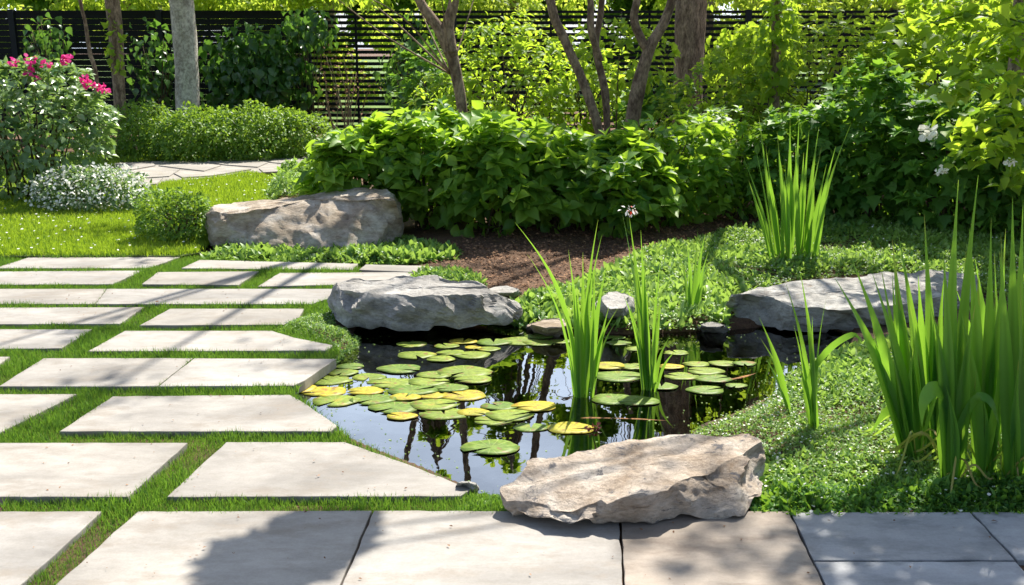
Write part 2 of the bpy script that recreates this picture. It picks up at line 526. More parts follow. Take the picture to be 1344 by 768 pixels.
# water: fresnel mirror over clear, brownish depth
m, t, N, L = mat('pond_water')
N.remove(N["Principled BSDF"])
fr = N.new("ShaderNodeFresnel"); fr.inputs[0].default_value = 3.1
gl = N.new("ShaderNodeBsdfGlossy"); gl.inputs["Roughness"].default_value = 0.0
gl.inputs["Color"].default_value = (1, 1, 1, 1)
tp = N.new("ShaderNodeBsdfTransparent"); tp.inputs[0].default_value = (.42, .36, .22, 1)
mx = N.new("ShaderNodeMixShader")
tc = N.new("ShaderNodeTexCoord")
wn = noise_node(N, L, 3.0, 3, .5, tc.outputs["Object"])
bp = N.new("ShaderNodeBump"); bp.inputs["Strength"].default_value = .05; bp.inputs["Distance"].default_value = .02
L.new(wn.outputs[0], bp.inputs["Height"])
L.new(bp.outputs[0], gl.inputs["Normal"]); L.new(bp.outputs[0], fr.inputs["Normal"])
L.new(fr.outputs[0], mx.inputs[0]); L.new(tp.outputs[0], mx.inputs[1]); L.new(gl.outputs[0], mx.inputs[2])
L.new(mx.outputs[0], N["Material Output"].inputs[0])
M['water'] = m

def padmat(name, a, b, e):
    m, t, N, L = mat(name)
    P = N["Principled BSDF"]; P.inputs["Roughness"].default_value = .5; P.inputs["Specular IOR Level"].default_value = .25
    tc = N.new("ShaderNodeTexCoord"); oi = N.new("ShaderNodeObjectInfo")
    ad = N.new("ShaderNodeVectorMath"); ad.operation = 'MULTIPLY_ADD'
    L.new(oi.outputs["Random"], ad.inputs[0]); ad.inputs[1].default_value = (17, 9, 5)
    L.new(tc.outputs["Object"], ad.inputs[2])
    n1 = noise_node(N, L, 9, 5, .6, ad.outputs[0])
    n2 = noise_node(N, L, 45, 4, .7, ad.outputs[0])
    c = ramp(N, L, n1.outputs[0], [(.3, a), (.6, b), (.74, e)])
    c2 = mixc(N, L, .8, c.outputs[0], ramp(N, L, n2.outputs[0], [(.32, (.55, .5, .38)), (.6, (1.1, 1.1, 1))]).outputs[0], 'MULTIPLY')
    gr = N.new("ShaderNodeTexGradient"); gr.gradient_type = 'RADIAL'; L.new(tc.outputs["Object"], gr.inputs[0])
    pp = N.new("ShaderNodeMath"); pp.operation = 'PINGPONG'; L.new(gr.outputs["Fac"], pp.inputs[0]); pp.inputs[1].default_value = 1 / 26
    c2 = mixc(N, L, ramp(N, L, pp.outputs[0], [(.0, (.45, .45, .45)), (.007, (0, 0, 0))]).outputs[0], c2, (.42, .46, .14))
    n3 = noise_node(N, L, 22, 3, .6, ad.outputs[0])
    c2 = mixc(N, L, ramp(N, L, n3.outputs[0], [(.60, (0, 0, 0)), (.66, (.8, .8, .8))]).outputs[0], c2, (.20, .11, .04))
    L.new(c2, P.inputs["Base Color"])
    return m
M['pad_green'] = padmat('green_pad', (.08, .16, .02), (.14, .22, .028), (.25, .25, .03))
M['pad_lime'] = padmat('lime_pad', (.12, .19, .02), (.20, .27, .03), (.36, .28, .03))
M['pad_yellow'] = padmat('yellow_pad', (.22, .25, .025), (.46, .36, .025), (.34, .14, .03))
M['fence'] = flat('dark_fence_paint', (.010, .012, .015), .6, spec=.12)
M['fence_post'] = flat('dark_post_paint', (.018, .022, .028), .6, spec=.15)

# ------------------------------------------------------------------ ground with the pond hollow
WZ = -0.055
POND = [(462, 462), (450, 470), (405, 500), (388, 512), (400, 528), (446, 559), (470, 577), (500, 590), (560, 613), (622, 640),
        (650, 656), (700, 662), (780, 655), (850, 630), (900, 588), (905, 568), (960, 548), (1010, 525), (1034, 498), (1075, 480), (1110, 462),
        (1115, 440), (1060, 424), (960, 434), (880, 437), (830, 440), (745, 438), (690, 430), (640, 418), (480, 418), (466, 440)]
pond = [p[:2] for p in GP(POND, WZ)]

def axis(lo, hi, fine, step, far):
    a = list(np.arange(lo, hi, step))
    s = step; v = a[-1]
    while v < far[1]:
        s *= 1.18; v += s; a.append(v)
    s = step; v = a[0]
    while v > far[0]:
        s *= 1.18; v -= s; a.insert(0, v)
    return np.array(a)

def ground_z(P):                         # terrain height; lower inside the pond
    x, y = P[:, 0], P[:, 1]
    z = np.full(len(P), -.03)
    right = 1 / (1 + np.exp(-(x - .55 - .12 * (y - 4)) * 7))
    z += right * (.03 + .016 * lumps(P[:, :2], 5, 2.2)) * np.clip((y - 3.3) / .5, 0, 1)
    z += np.clip((y - 6.6) * .03, 0, .12) * np.clip((x + 1.0) * 2, 0, 1)
    z += .012 * lumps(P[:, :2], 9, 6.0) * np.clip((y - 6.6), 0, 1) * np.clip((x + .8), 0, 1)
    far = np.clip((26 - y) / 4, 0, 1)
    z *= far
    d = pdist(P, pond)
    ins = inside(P, pond)
    s = np.where(ins, d, -d)
    k = np.clip((s + .05) / .09, 0, 1)
    k = k * k * (3 - 2 * k)
    deep = np.clip((s - .03) / .35, 0, 1)
    bed = -.13 - .2 * deep + .02 * lumps(P[:, :2], 2, 5.0)
    z = z * (1 - k) + bed * k
    return z

gx = axis(-2.6, 3.2, 0, .035, (-300, 300))
gy = axis(2.0, 8.6, 0, .035, (-60, 500))
X, Y = np.meshgrid(gx, gy)
P = np.stack([X.ravel(), Y.ravel()], 1)
Z = ground_z(P)
nx, ny = len(gx), len(gy)
idx = np.arange(nx * ny).reshape(ny, nx)
Q = np.stack([idx[:-1, :-1], idx[:-1, 1:], idx[1:, 1:], idx[1:, :-1]], -1).reshape(-1, 4)
ground = link('ground', tri_mesh('ground', np.column_stack([P, Z]), Q), M['soil'])
tag(ground, kind='structure')

wp = np.array(pond)
c0 = wp.mean(0)
wp = c0 + (wp - c0) * 1.06
V = [(x, y, WZ) for x, y in wp]
me = bpy.data.meshes.new('pond_water'); me.from_pydata(V, [], [list(range(len(V)))]); me.update()
tag(link('pond_water', me, M['water']), kind='structure')

def sheet(name, pp, z, mt, kind='structure', world=False):
    V = [tuple(v) for v in (pp if world else GP(pp, z))]
    V = [(a, b, z) for a, b, *_ in V]
    me = bpy.data.meshes.new(name); me.from_pydata(V, [], [list(range(len(V)))]); me.update()
    if me.polygons[0].normal.z < 0: me.flip_normals()
    return tag(link(name, me, mt), kind=kind)

LAWN = [(-900, 339), (238, 336), (262, 332), (285, 312), (330, 300), (362, 262), (385, 240), (330, 228), (190, 236), (160, 250), (-100, 262), (-900, 262)]
lawn_w = [p[:2] for p in GP(LAWN)]
sheet('lawn_base', LAWN, .004, M['turf'])
BACKLAWN = [(-1200, 262), (-100, 262), (165, 245), (200, 240), (385, 222), (450, 212), (450, 196), (140, 204), (-1200, 204)]
sheet('back_lawn_base', BACKLAWN, .002, M['turf'])
sheet('path_bed', [(120, 240), (160, 214), (330, 206), (450, 197), (450, 212), (385, 223), (300, 230), (205, 243), (160, 246)], .012, M['slab'])
sheet('far_field', [(-150, 19.5), (150, 19.5), (150, 120), (-150, 120)], .03, M['field'], world=True)

# ------------------------------------------------------------------ paving slabs
def slab(pts, label, mt='slab', z=0.0, thick=.05, seed=0, group='pale stone slabs laid with grass joints', cat='paving slab'):
    P3 = [G(x, y, z) for x, y in pts]
    c = np.mean(P3, 0)
    r = random.Random(seed * 7 + 1)
    loop = []
    n = len(P3)
    for i in range(n):                   # slightly uneven sawn edge
        a, b = P3[i], P3[(i + 1) % n]
        L_ = np.linalg.norm(b - a); k = max(1, int(L_ / .05))
        nrm = np.array([-(b - a)[1], (b - a)[0], 0]) / (L_ + 1e-9)
        for s in range(k):
            p = a + (b - a) * s / k
            if s: p = p + nrm * (r.uniform(-.0022, .0022) + .0016 * math.sin(s * 1.7 + i) * math.sin(s * .6 + seed))
            loop.append(p - c)
    bm = bmesh.new()
    top = [bm.verts.new((p[0], p[1], 0)) for p in loop]
    f = bm.faces.new(top)
    if f.normal.z < 0: f.normal_flip()
    bm.faces.ensure_lookup_table()
    f.normal_update()
    if f.normal.z < 0: bmesh.ops.reverse_faces(bm, faces=[f])
    ex = bmesh.ops.extrude_face_region(bm, geom=[f])
    vs = [v for v in ex['geom'] if isinstance(v, bmesh.types.BMVert)]
    for v in top: v.co.z = -thick        # the original ring becomes the underside
    bmesh.ops.recalc_face_normals(bm, faces=bm.faces)
    ee = [e for e in bm.edges if all(abs(v.co.z) < 1e-6 for v in e.verts) and len(e.link_faces) == 2 and
          any(abs(q.normal.z) < .5 for q in e.link_faces)]
    bmesh.ops.bevel(bm, geom=ee, offset=.004, segments=2, affect='EDGES', profile=.6)
    me = bpy.data.meshes.new('paving_slab'); bm.to_mesh(me); bm.free()
    o = link('paving_slab', me, M[mt])
    o.location = Vector([float(v) for v in c])
    return tag(o, label, cat, group)

G1 = 'pale stone slabs laid with grass joints'
G2 = 'patio slabs along the front edge'
slabs = [
 ([(37, 338), (237, 337), (195, 352), (-8, 352)], 'narrow pale slab at the lawn edge, left of the grass joint', G1, 'slab'),
 ([(262, 341), (470, 346), (462, 354), (238, 352)], 'thin pale slab in front of the large back boulder, farthest row right', G1, 'slab'),
 ([(480, 347), (562, 349), (548, 357), (471, 354)], 'small end slab half overgrown behind the grey overhanging boulder', G1, 'slab'),
 ([(-90, 357), (187, 355), (147, 373), (-120, 374)], 'pale slab in the second row from the lawn, cut by the left frame edge', G1, 'slab'),
 ([(207, 357), (340, 356), (313, 374), (186, 373)], 'short middle slab of the second row from the lawn, grass on both ends', G1, 'slab'),
 ([(367, 358), (545, 357), (520, 372), (338, 376)], 'pale slab running behind the grey overhanging boulder, second row from the lawn', G1, 'slab'),
 ([(-160, 379), (139, 379), (125, 399), (-190, 399)], 'left slab of the long unbroken third row from the lawn', G1, 'slab'),
 ([(140, 379), (437, 379), (440, 389), (408, 399), (126, 399)], 'long slab of the third row ending at the grey overhanging boulder', G1, 'slab'),
 ([(-120, 404), (189, 403), (157, 425), (-160, 426)], 'pale slab in the fourth row from the lawn, left of the grass joint', G1, 'slab'),
 ([(223, 405), (399, 405), (393, 416), (372, 426), (183, 427)], 'pale slab in the fourth row from the lawn, right of the grass joint', G1, 'slab'),
 ([(-160, 432), (121, 432), (81, 457), (-200, 460)], 'pale slab in the fifth row from the lawn, at the left edge', G1, 'slab'),
 ([(164, 434), (357, 434), (386, 443), (437, 453), (428, 460), (115, 461)], 'slab with a tapering right end beside the ground cover left of the pond', G1, 'slab'),
 ([(-220, 468), (13, 468), (-38, 505), (-280, 507)], 'sliver of slab at the left edge beside the cracked-looking pair of slabs', G1, 'slab'),
 ([(57, 470), (253, 470), (206, 507), (-2, 507)], 'left slab of the butted pair that ends at the lily pads', G1, 'slab'),
 ([(255, 470), (441, 471), (400, 499), (385, 506), (208, 507)], 'right slab of the butted pair, its slanted end at the lily pads', G1, 'slab'),
 ([(-200, 518), (101, 517), (0, 568), (-300, 569)], 'slab at the left edge in the third row from the patio', G1, 'slab'),
 ([(148, 520), (380, 518), (398, 528), (443, 559), (434, 566), (78, 566)], 'slab with a clipped corner over the water, third row from the patio', G1, 'slab'),
 ([(-300, 581), (246, 581), (168, 652), (-400, 651)], 'broad slab at the left edge in the row next to the patio', G1, 'slab'),
 ([(297, 580), (452, 580), (540, 611), (619, 642), (604, 651), (219, 652)], 'large slab cut to a long point along the pond edge', G1, 'slab'),
 ([(-330, 672), (134, 671), (-120, 900), (-700, 900)], 'front left corner slab, separated by the diagonal grass joint', G2, 'slab'),
 ([(181, 671), (488, 670), (391, 900), (-76, 900)], 'front patio slab with a curved tree shadow over its right corner', G2, 'slab'),
 ([(491, 670), (812, 671), (824, 900), (394, 900)], 'front patio slab under the left half of the tan boulder', G2, 'slab'),
 ([(815, 671), (1035, 671), (1143, 900), (827, 900)], 'brownish patio slab under the right half of the tan boulder', G2, 'slab_brown'),
 ([(1038, 672), (1273, 672), (1332, 735), (1068, 735)], 'shade-tinted blue grey patio slab with sun flecks below the ground cover', G2, 'slab_shade_blue'),
 ([(1069, 737), (1333, 737), (1490, 900), (1146, 900)], 'shade-tinted blue grey slab at the bottom right, in front of the sun-flecked slab', G2, 'slab_shade_blue'),
 ([(1276, 672), (1640, 672), (1720, 735), (1336, 735)], 'shade-tinted blue grey slab at the right frame edge beside the sun-flecked slab', G2, 'slab_shade_blue'),
]
slab_w = []
for i, (pp, lb, g, mt) in enumerate(slabs):
    o = slab(pp, lb, mt, .0 + .0015 * ((i * 7) % 5 - 2), seed=i, group=g)
    slab_w.append([p[:2] for p in GP(pp, 0)])

# thin bedding strip under the butted patio slabs
sheet('patio_bedding', [(-400, 680), (1700, 680), (1900, 900), (-700, 900)], -.022, M['soil'])

# ------------------------------------------------------------------ grass
def blades(P2, zf, hgt, seed, bag, lean=.45, wide=1.0, tpl=GRASS):
    r = rng(seed)
    n = len(P2)
    pos = np.column_stack([P2, zf])
    a = r.uniform(0, 6.28, n)
    l = np.abs(r.normal(0, lean, n))
    tip = np.column_stack([np.cos(a) * l, np.sin(a) * l, np.ones(n)])
    b = r.uniform(0, 6.28, n)
    nor = np.column_stack([np.cos(b), np.sin(b), np.full(n, .2)])
    TV, TT = tpl
    TV = TV * [wide, 1, 1]
    bag.add(*scatter((TV, TT), pos, tip, nor, hgt, np.clip(r.normal(.45, .27, n) + .16 * lumps(P2, seed, 3.0), 0, 1)))

# joints: everything in the joint area that is not slab, stone or pond
JZ = [(-330, 336), (262, 334), (480, 350), (440, 380), (445, 400), (400, 428), (450, 462), (445, 470), (385, 512), (470, 578), (625, 643), (668, 655), (672, 672), (186, 674), (-60, 905), (-900, 905), (-600, 672), (-400, 500)]
jz = [p[:2] for p in GP(JZ)]
def off_slabs(P, m=0.0):
    k = np.ones(len(P), bool)
    for s in slab_w:
        if m: k &= ~(inside(P, s) & (pdist(P, s) > m))
        else: k &= ~inside(P, s)
    return k
P = sample(jz, 560000, 11)
P = P[(P[:, 1] > 2.7) & (P[:, 1] < 8.0) & (P[:, 0] > -P[:, 1] * .56)]
P = P[off_slabs(P, .006)]
P = P[~inside(P, pond)]
r = rng(3)
keep = r.uniform(size=len(P)) < np.clip(1.1 * (1.0 - (P[:, 1] - 3) * .06) + .15 * lumps(P, 4, 5.0), .3, 1)
P = P[keep]
B = Bag()
hh = r.uniform(.020, .044, len(P)) * (1 + .35 * lumps(P, 21, 8.0)) * (.85 + .05 * P[:, 1])
blades(P, np.full(len(P), -.03), hh, 12, B, .5, 1.0)
tag(B.obj('joint_grass', M['grass_gap']), 'short green grass filling the joints between the pale slabs', 'grass', kind='stuff')

# flagstone path across the lawn
fl = [[(165, 226), (205, 219), (236, 222), (222, 231), (176, 234)], [(180, 236), (214, 233), (206, 241), (182, 243)],
      [(208, 217), (262, 213), (290, 217), (268, 224), (240, 221)], [(228, 227), (268, 226), (306, 219), (330, 222), (280, 230), (240, 233)],
      [(268, 212), (322, 209), (352, 213), (338, 219), (296, 216)], [(328, 208), (380, 205), (402, 210), (392, 216), (358, 213)],
      [(340, 221), (392, 218), (404, 213), (428, 216), (396, 223), (346, 226)], [(386, 204), (430, 200), (446, 206), (436, 213), (408, 210)],
      [(118, 236), (160, 228), (172, 236), (150, 243)], [(150, 214), (200, 213), (204, 217), (162, 224)]]
fl_w = [[p[:2] for p in GP(q, .05)] for q in fl]
bed_w = [p[:2] for p in GP([(120, 240), (160, 214), (330, 206), (450, 197), (450, 212), (385, 223), (300, 230), (205, 243), (160, 246)])]
def off_path(P):
    k = np.ones(len(P), bool)
    for q in fl_w + [bed_w]: k &= ~inside(P, q)
    return P[k]
P = sample(lawn_w, 210000, 14)
P = P[(P[:, 0] > -P[:, 1] * .56)]
P = off_path(P)
P = np.vstack([P, P[P[:, 1] < 9] + r.normal(0, .02, (int((P[:, 1] < 9).sum()), 2))])
B = Bag()
blades(P, np.full(len(P), .0), r.uniform(.03, .06, len(P)) * (.8 + .035 * P[:, 1]), 15, B, .55, 1.5)
Pf = P[r.integers(0, len(P), 260)]
B2 = Bag()
foo = np.column_stack([Pf, np.full(len(Pf), .05)])
tag(B.obj('lawn_grass', M['grass']), 'bright mown lawn grass between the slabs and the pink flowering bush', 'grass', kind='stuff')
B2.add(*scatter(ROUND, foo, r.normal(size=(260, 3)) * [1, 1, .2], np.tile([0, -.4, 1.], (260, 1)), r.uniform(.012, .022, 260), r.uniform(size=260)))
tag(B2.obj('lawn_petals', M['white']), 'tiny white petals and daisies strewn over the bright lawn', 'petals', kind='stuff')
P = sample([p[:2] for p in GP(BACKLAWN)], 60000, 17)
P = P[(P[:, 0] > -P[:, 1] * .56)]
P = off_path(P)
B = Bag()
blades(P, np.full(len(P), .0), r.uniform(.05, .09, len(P)), 18, B, .5, 1.8)
tag(B.obj('back_lawn_grass', M['grass']), 'strip of lawn grass beyond the flagstone path by the box hedge', 'grass', kind='stuff')

B = Bag()
for q in fl:
    pts = [G(x, y, .026) for x, y in q]
    n = len(pts)
    V = np.array([p for p in pts] + [p - [0, 0, .02] for p in pts] + [np.mean(pts, 0)])
    T = [(2 * n, i, (i + 1) % n) for i in range(n)] + [(i, i + n, (i + 1) % n) for i in range(n)] + [((i + 1) % n, i + n, (i + 1) % n + n) for i in range(n)]
    B.add(V, T)
tag(B.obj('path', M['slab'], smooth=False), kind='structure')

# ------------------------------------------------------------------ boulders
def rock(name, top, bot, mt, label, seed, cat='boulder', nc=150, facet=.75, amp=.012, cell=.13, group=None, crown=.0):
    """top / bot: matching rings (px, py, z), clockwise or not, as seen in the place"""
    Tp = np.array([G(*p) for p in top]); Bp = np.array([G(*p) for p in bot])
    def res(Pn):
        P = np.vstack([Pn, Pn[:1]])
        d = np.r_[0, np.cumsum(np.linalg.norm(np.diff(P, axis=0), axis=1))]
        return P, d
    n = len(Tp)
    u = np.linspace(0, n, nc, endpoint=False)
    def at(Pn):
        i = u.astype(int) % n; f = (u - u.astype(int))[:, None]
        a = Pn[i] * (1 - f) + Pn[(i + 1) % n] * f
        for _ in range(2): a = (np.roll(a, 1, 0) + 2 * a + np.roll(a, -1, 0)) / 4
        return a
    A, Bb = at(Tp), at(Bp)
    ct, cb = A.mean(0), Bb.mean(0)
    r = rng(seed)
    side = []
    hv = np.linalg.norm((A - Bb), axis=1).mean()
    NS = 18
    for s in np.linspace(0, 1, NS):
        q = Bb * (1 - s) + A * s
        side.append(q + unit((q - (cb + ct) / 2) * [1, 1, 0]) * .07 * math.sin(math.pi * s) * hv)
    Sd = np.array(side)                                  # (NS, nc, 3)
    for cs, kf in ((cell, facet), (cell * .45, facet * .7)):
        du = np.roll(Sd, -1, 1) - np.roll(Sd, 1, 1)
        dv = np.gradient(Sd, axis=0)
        nn = unit(np.cross(du, dv)).reshape(-1, 3)
        Vf = Sd.reshape(-1, 3)
        if (nn[:, :2] * (Vf - Vf.mean(0))[:, :2]).sum() < 0: nn = -nn
        S, SN = [], []
        for i in r.permutation(len(Vf)):
            if all(np.linalg.norm((Vf[i] - s_) * [1, 1, 1.2]) > cs for s_ in S):
                S.append(Vf[i]); SN.append(nn[i])
            if len(S) > 110: break
        S = np.array(S); SN = unit(np.array(SN) + r.normal(size=(len(S), 3)) * [.25, .25, .3])
        wob = np.stack([lumps(Vf, seed + 4 + q_, 12.0) for q_ in range(3)], 1) * cs * .22
        k = np.linalg.norm((Vf + wob)[:, None] - S[None], axis=2).argmin(1)
        off = ((Vf - S[k]) * SN[k]).sum(1)
        mv = SN[k] * (off * kf)[:, None]
        sv = np.repeat(np.linspace(0, 1, NS), nc)
        mv[:, 2] *= np.where(sv > .97, .25, 1)
        Vf = Vf - np.clip(mv, -.35 * hv - .01, .35 * hv + .01)
        Sd = Vf.reshape(NS, nc, 3)
    Bb, A = Sd[0], Sd[-1]
    cb, ct = Bb.mean(0), A.mean(0)
    rows = [cb * (1 - s) + Bb * s - [0, 0, .03 * (1 - s)] for s in (0.05, .35, .7, .92)] + list(Sd)
    for s in (.985, .96, .92, .87, .81, .74, .67, .60, .53, .46, .39, .32, .25, .18, .11, .04):
        rows.append(ct * (1 - s) + A * s + [0, 0, crown * (1 - s * s)])
    m = len(rows)
    V = np.vstack(rows)
    T = []
    for i in range(m - 1):
        for j in range(nc):
            a, b = i * nc + j, i * nc + (j + 1) % nc
            T.append((a, b, b + nc, a + nc))
    V = np.vstack([V, V[:nc].mean(0), V[-nc:].mean(0)])
    T = np.array(T)
    T3 = np.vstack([T[:, [0, 1, 2]], T[:, [0, 2, 3]],
                    [(len(V) - 2, (j + 1) % nc, j) for j in range(nc)],
                    [(len(V) - 1, (m - 1) * nc + j, (m - 1) * nc + (j + 1) % nc) for j in range(nc)]])
    def normals(V):
        fn = np.cross(V[T3[:, 1]] - V[T3[:, 0]], V[T3[:, 2]] - V[T3[:, 0]])
        nn = np.zeros_like(V)
        for k in range(3): np.add.at(nn, T3[:, k], fn)
        return unit(nn)
    nn = normals(V)
    if ((V - V.mean(0)) * nn).sum() < 0: T3 = T3[:, ::-1]; nn = -nn
    steps = np.array([mn.noise(Vector((p[0] * 5 + seed, p[1] * 7, 0))) for p in V])      # layered relief on the top
    isT = np.zeros(len(V)); isT[(4 + NS) * nc:] = 1
    V = V + np.outer(isT * (np.round(steps * 5) / 5 * .5 + steps * .5) * amp * 1.6, [0, 0, 1])
    nn = normals(V)
    nz = np.array([mn.fractal(Vector(p) * 9 + Vector((seed, 0, 0)), .9, 2.1, 5) for p in V])
    nz2 = np.array([mn.fractal(Vector((p[0], p[1], p[2] * 3)) * 3.2 + Vector((0, seed, 0)), .8, 2.1, 4) for p in V])
    V = V + nn * ((amp * nz + amp * 1.1 * nz2) * (1 - .45 * isT))[:, None]
    base = V.mean(0); base[2] = V[:, 2].min()
    me = tri_mesh(name, V - base, T3, smooth=True)
    try:
        me.set_sharp_from_angle(angle=R(38))
    except Exception:
        pass
    o = link(name, me, M[mt])
    o.location = Vector([float(v) for v in base])
    return tag(o, label, cat, group)

# front tan boulder
rock('boulder',
 [(662, 640, .085), (700, 612, .11), (731, 600, .12), (787, 585, .125), (841, 578, .13), (895, 570, .14), (935, 571, .14), (972, 569, .145), (990, 580, .14), (980, 594, .145),
  (951, 606, .145), (935, 619, .14), (895, 630, .14), (831, 645, .12), (797, 654, .10), (751, 668, .075), (710, 662, .065), (671, 656, .065)],
 [(661, 652, .04), (690, 632, .0), (725, 620, .0), (787, 605, 0), (841, 600, 0), (895, 595, 0), (940, 600, 0), (985, 606, 0), (997, 625, .03), (998, 650, .02),
  (976, 676, .012), (945, 676, .012), (895, 680, .014), (835, 686, .012), (800, 688, .012), (746, 694, .006), (695, 682, .012), (666, 668, .02)],
 'rock_tan', 'flat topped tan boulder resting on the patio edge in front of the pond', 31, amp=.012, cell=.12)
# grey boulder over the water
rock('boulder',
 [(442, 371, .19), (474, 367, .2), (532, 365, .2), (572, 366, .2), (613, 371, .19), (636, 377, .175), (668, 391, .13), (640, 386, .17), (620, 387, .19), (582, 388, .19), (532, 388, .19), (481, 384, .19), (450, 380, .18)],
 [(436, 402, .02), (474, 398, .0), (532, 396, .0), (572, 396, .0), (620, 398, .0), (660, 402, .02), (686, 410, .03), (680, 418, .005), (648, 427, .0), (600, 433, -.01), (540, 434, -.01), (478, 432, -.01), (440, 420, .0)],
 'rock_grey', 'wide grey boulder overhanging the dark back of the pond', 47, amp=.014, cell=.16)
# large boulder behind
rock('boulder',
 [(278, 276, .30), (296, 268, .31), (350, 262, .32), (400, 256, .35), (450, 250, .385), (488, 248, .41), (508, 250, .41), (519, 264, .37), (490, 255, .405), (440, 260, .375), (400, 266, .335), (345, 275, .305), (300, 282, .285)],
 [(276, 310, .0), (300, 302, .0), (350, 298, .0), (400, 296, .0), (450, 293, .0), (495, 292, .0), (522, 298, .0), (526, 312, .0), (498, 326, .0), (440, 331, .0), (390, 331, .0), (335, 330, .0), (279, 325, .0)],
 'rock_back', 'largest boulder, brown and grey, behind the paving at the lawn corner', 58, amp=.014, cell=.2, facet=.55)
# right pale boulder
rock('boulder',
 [(956, 389, .14), (984, 379, .15), (1035, 371, .16), (1094, 365, .16), (1139, 362, .16), (1191, 358, .16), (1239, 355, .15), (1280, 362, .13), (1250, 385, .13), (1190, 398, .13), (1149, 404, .125), (1090, 405, .12), (1042, 401, .12), (1010, 387, .14)],
 [(957, 405, .0), (984, 398, .0), (1035, 392, .0), (1094, 388, .0), (1139, 384, .0), (1191, 380, .0), (1239, 380, .0), (1290, 385, .0), (1255, 408, .0), (1195, 424, -.02), (1149, 431, -.03), (1090, 434, -.04), (1030, 434, -.04), (972, 418, -.02)],
 'rock_pale', 'long low pale boulder at the right bank of the pond, partly behind iris blades', 63, amp=.014, cell=.15)

def stone_small(name, cx, cy, wpx, hpx, mt, label, seed, cat='stone', z0=-.02, zh=None):
    Yd = G(cx, cy, 0)[1]
    zh = zh or pw(hpx, Yd)
    top, bot = [], []
    r = random.Random(seed)
    for k in range(10):
        a = 2 * math.pi * k / 10
        f = r.uniform(.75, 1.0)
        dx = math.cos(a) * wpx / 2
        dyp = math.sin(a) * hpx * .35
        top.append((cx + dx * .8 * f, cy - hpx * .75 - dyp * .9 * f, zh * r.uniform(.8, 1)))
        bot.append((cx + dx * f, cy - hpx * .2 - dyp * .9 * f, z0))
    return rock(name, top, bot, mt, label, seed, cat, nc=60, amp=.006, cell=.07)
stone_small('stone', 660, 392, 60, 16, 'rock_pale', 'flat pale stone just behind the right end of the grey overhanging boulder', 71, zh=.07)
stone_small('stone', 808, 424, 50, 40, 'rock_grey', 'upright grey stone on the back bank between the two pond iris clumps', 72, zh=.15, z0=-.08)
stone_small('stone', 722, 441, 62, 22, 'rock_back', 'low wet stone at the back bank right of the grey overhanging boulder', 73, zh=.03, z0=-.12)
stone_small('stone', 935, 437, 40, 14, 'rock_grey', 'small dark stone on the bank left of the long pale boulder', 74, zh=.02, z0=-.1)
stone_small('stone', 612, 645, 34, 12, 'rock_pale', 'small pale stone in the grass at the tip of the pond slab', 75, zh=.02, z0=-.05)

# ------------------------------------------------------------------ ground cover (low leafy mats)
WHITE = []
def cover(name, poly, n, hmin, hmax, size, seed, label, whites=0, mt='ground_cover', avoid=None, mound=5.0):
    pw_ = [p[:2] for p in GP(poly)]
    P = sample(pw_, n, seed)
    P = P[~(inside(P, pond) & (pdist(P, pond) > .03))]
    P = P[off_slabs(P, .03)]
    r = rng(seed + 1)
    gz = ground_z(P)
    gz = np.maximum(gz, -.05)
    ht = (hmin + (hmax - hmin) * np.clip(.5 + .6 * lumps(P, seed + 2, mound) + .25 * lumps(P, seed + 3, mound * 4), 0, 1))
    e = np.clip(pdist(P, pw_) / .12, .25, 1)
    z = gz + ht * e * r.uniform(.25, 1.0, len(P)) ** .7
    k = r.uniform(size=len(P)) < np.clip(.92 + .7 * lumps(P, seed + 6, 7.0), .25, 1)
    P, z = P[k], z[k]
    m = len(P)
    pos = np.column_stack([P, z])
    a = r.uniform(0, 6.28, m)
    tip = np.column_stack([np.cos(a), np.sin(a), r.normal(.15, .4, m)])
    nor = np.column_stack([r.normal(0, .45, m), r.normal(0, .45, m), np.ones(m)])
    sz = size * r.uniform(.5, 1.3, m) * (.8 + .4 * lumps(P, seed + 8, 3.0))
    tn = np.clip(.42 + .22 * lumps(P, seed + 9, 4.0) + r.normal(0, .2, m), 0, .9)
    B = Bag()
    B.add(*scatter(LEAF_S, pos, tip, nor, sz, tn))
    # upright sprigs
    ns = m // 7
    i = r.integers(0, m, ns)
    b = pos[i] - [0, 0, .01]
    up = np.column_stack([r.normal(0, .35, ns), r.normal(0, .35, ns), np.ones(ns)])
    B.add(*scatter(LEAF_L, b, up, r.normal(size=(ns, 3)), sz[i] * 1.6, tn[i]))
    tag(B.obj(name, M[mt]), label, 'ground cover', kind='stuff')
    if whites:
        i = r.integers(0, m, whites)
        WHITE.append((pos[i] + [0, 0, .012], r.uniform(.5, 1.1, whites) * size * .36))

cover('ground_cover', [(870, 585), (905, 566), (960, 546), (1012, 522), (1036, 494), (1075, 478), (1110, 460), (1180, 440), (1420, 420), (1600, 672), (985, 676), (998, 640), (990, 585), (940, 572)],
      85000, .012, .060, .029, 101, 'green creeping ground cover between the pond, the patio and the large iris bed', 1700)
cover('ground_cover', [(985, 676), (998, 628), (1060, 634), (1200, 628), (1420, 622), (1500, 675)],
      14000, .03, .09, .036, 111, 'darker larger leaved creeper along the edge of the shade-tinted blue grey patio slabs', 90, mt='shrub')
cover('ground_cover', [(640, 408), (690, 388), (780, 362), (860, 330), (960, 312), (1120, 296), (1290, 292), (1480, 330), (1400, 420), (1240, 385), (1190, 358), (1035, 370), (955, 390), (958, 430), (840, 440), (745, 438), (690, 425)],
      95000, .015, .075, .040, 121, 'pale flowering ground cover mat behind the pond, around the long pale boulder', 2600)
cover('ground_cover', [(262, 337), (300, 318), (420, 322), (525, 310), (560, 318), (605, 332), (600, 340), (520, 346), (400, 344), (330, 342)],
      14000, .03, .10, .040, 131, 'leafy creeper at the foot of the largest boulder', 260)
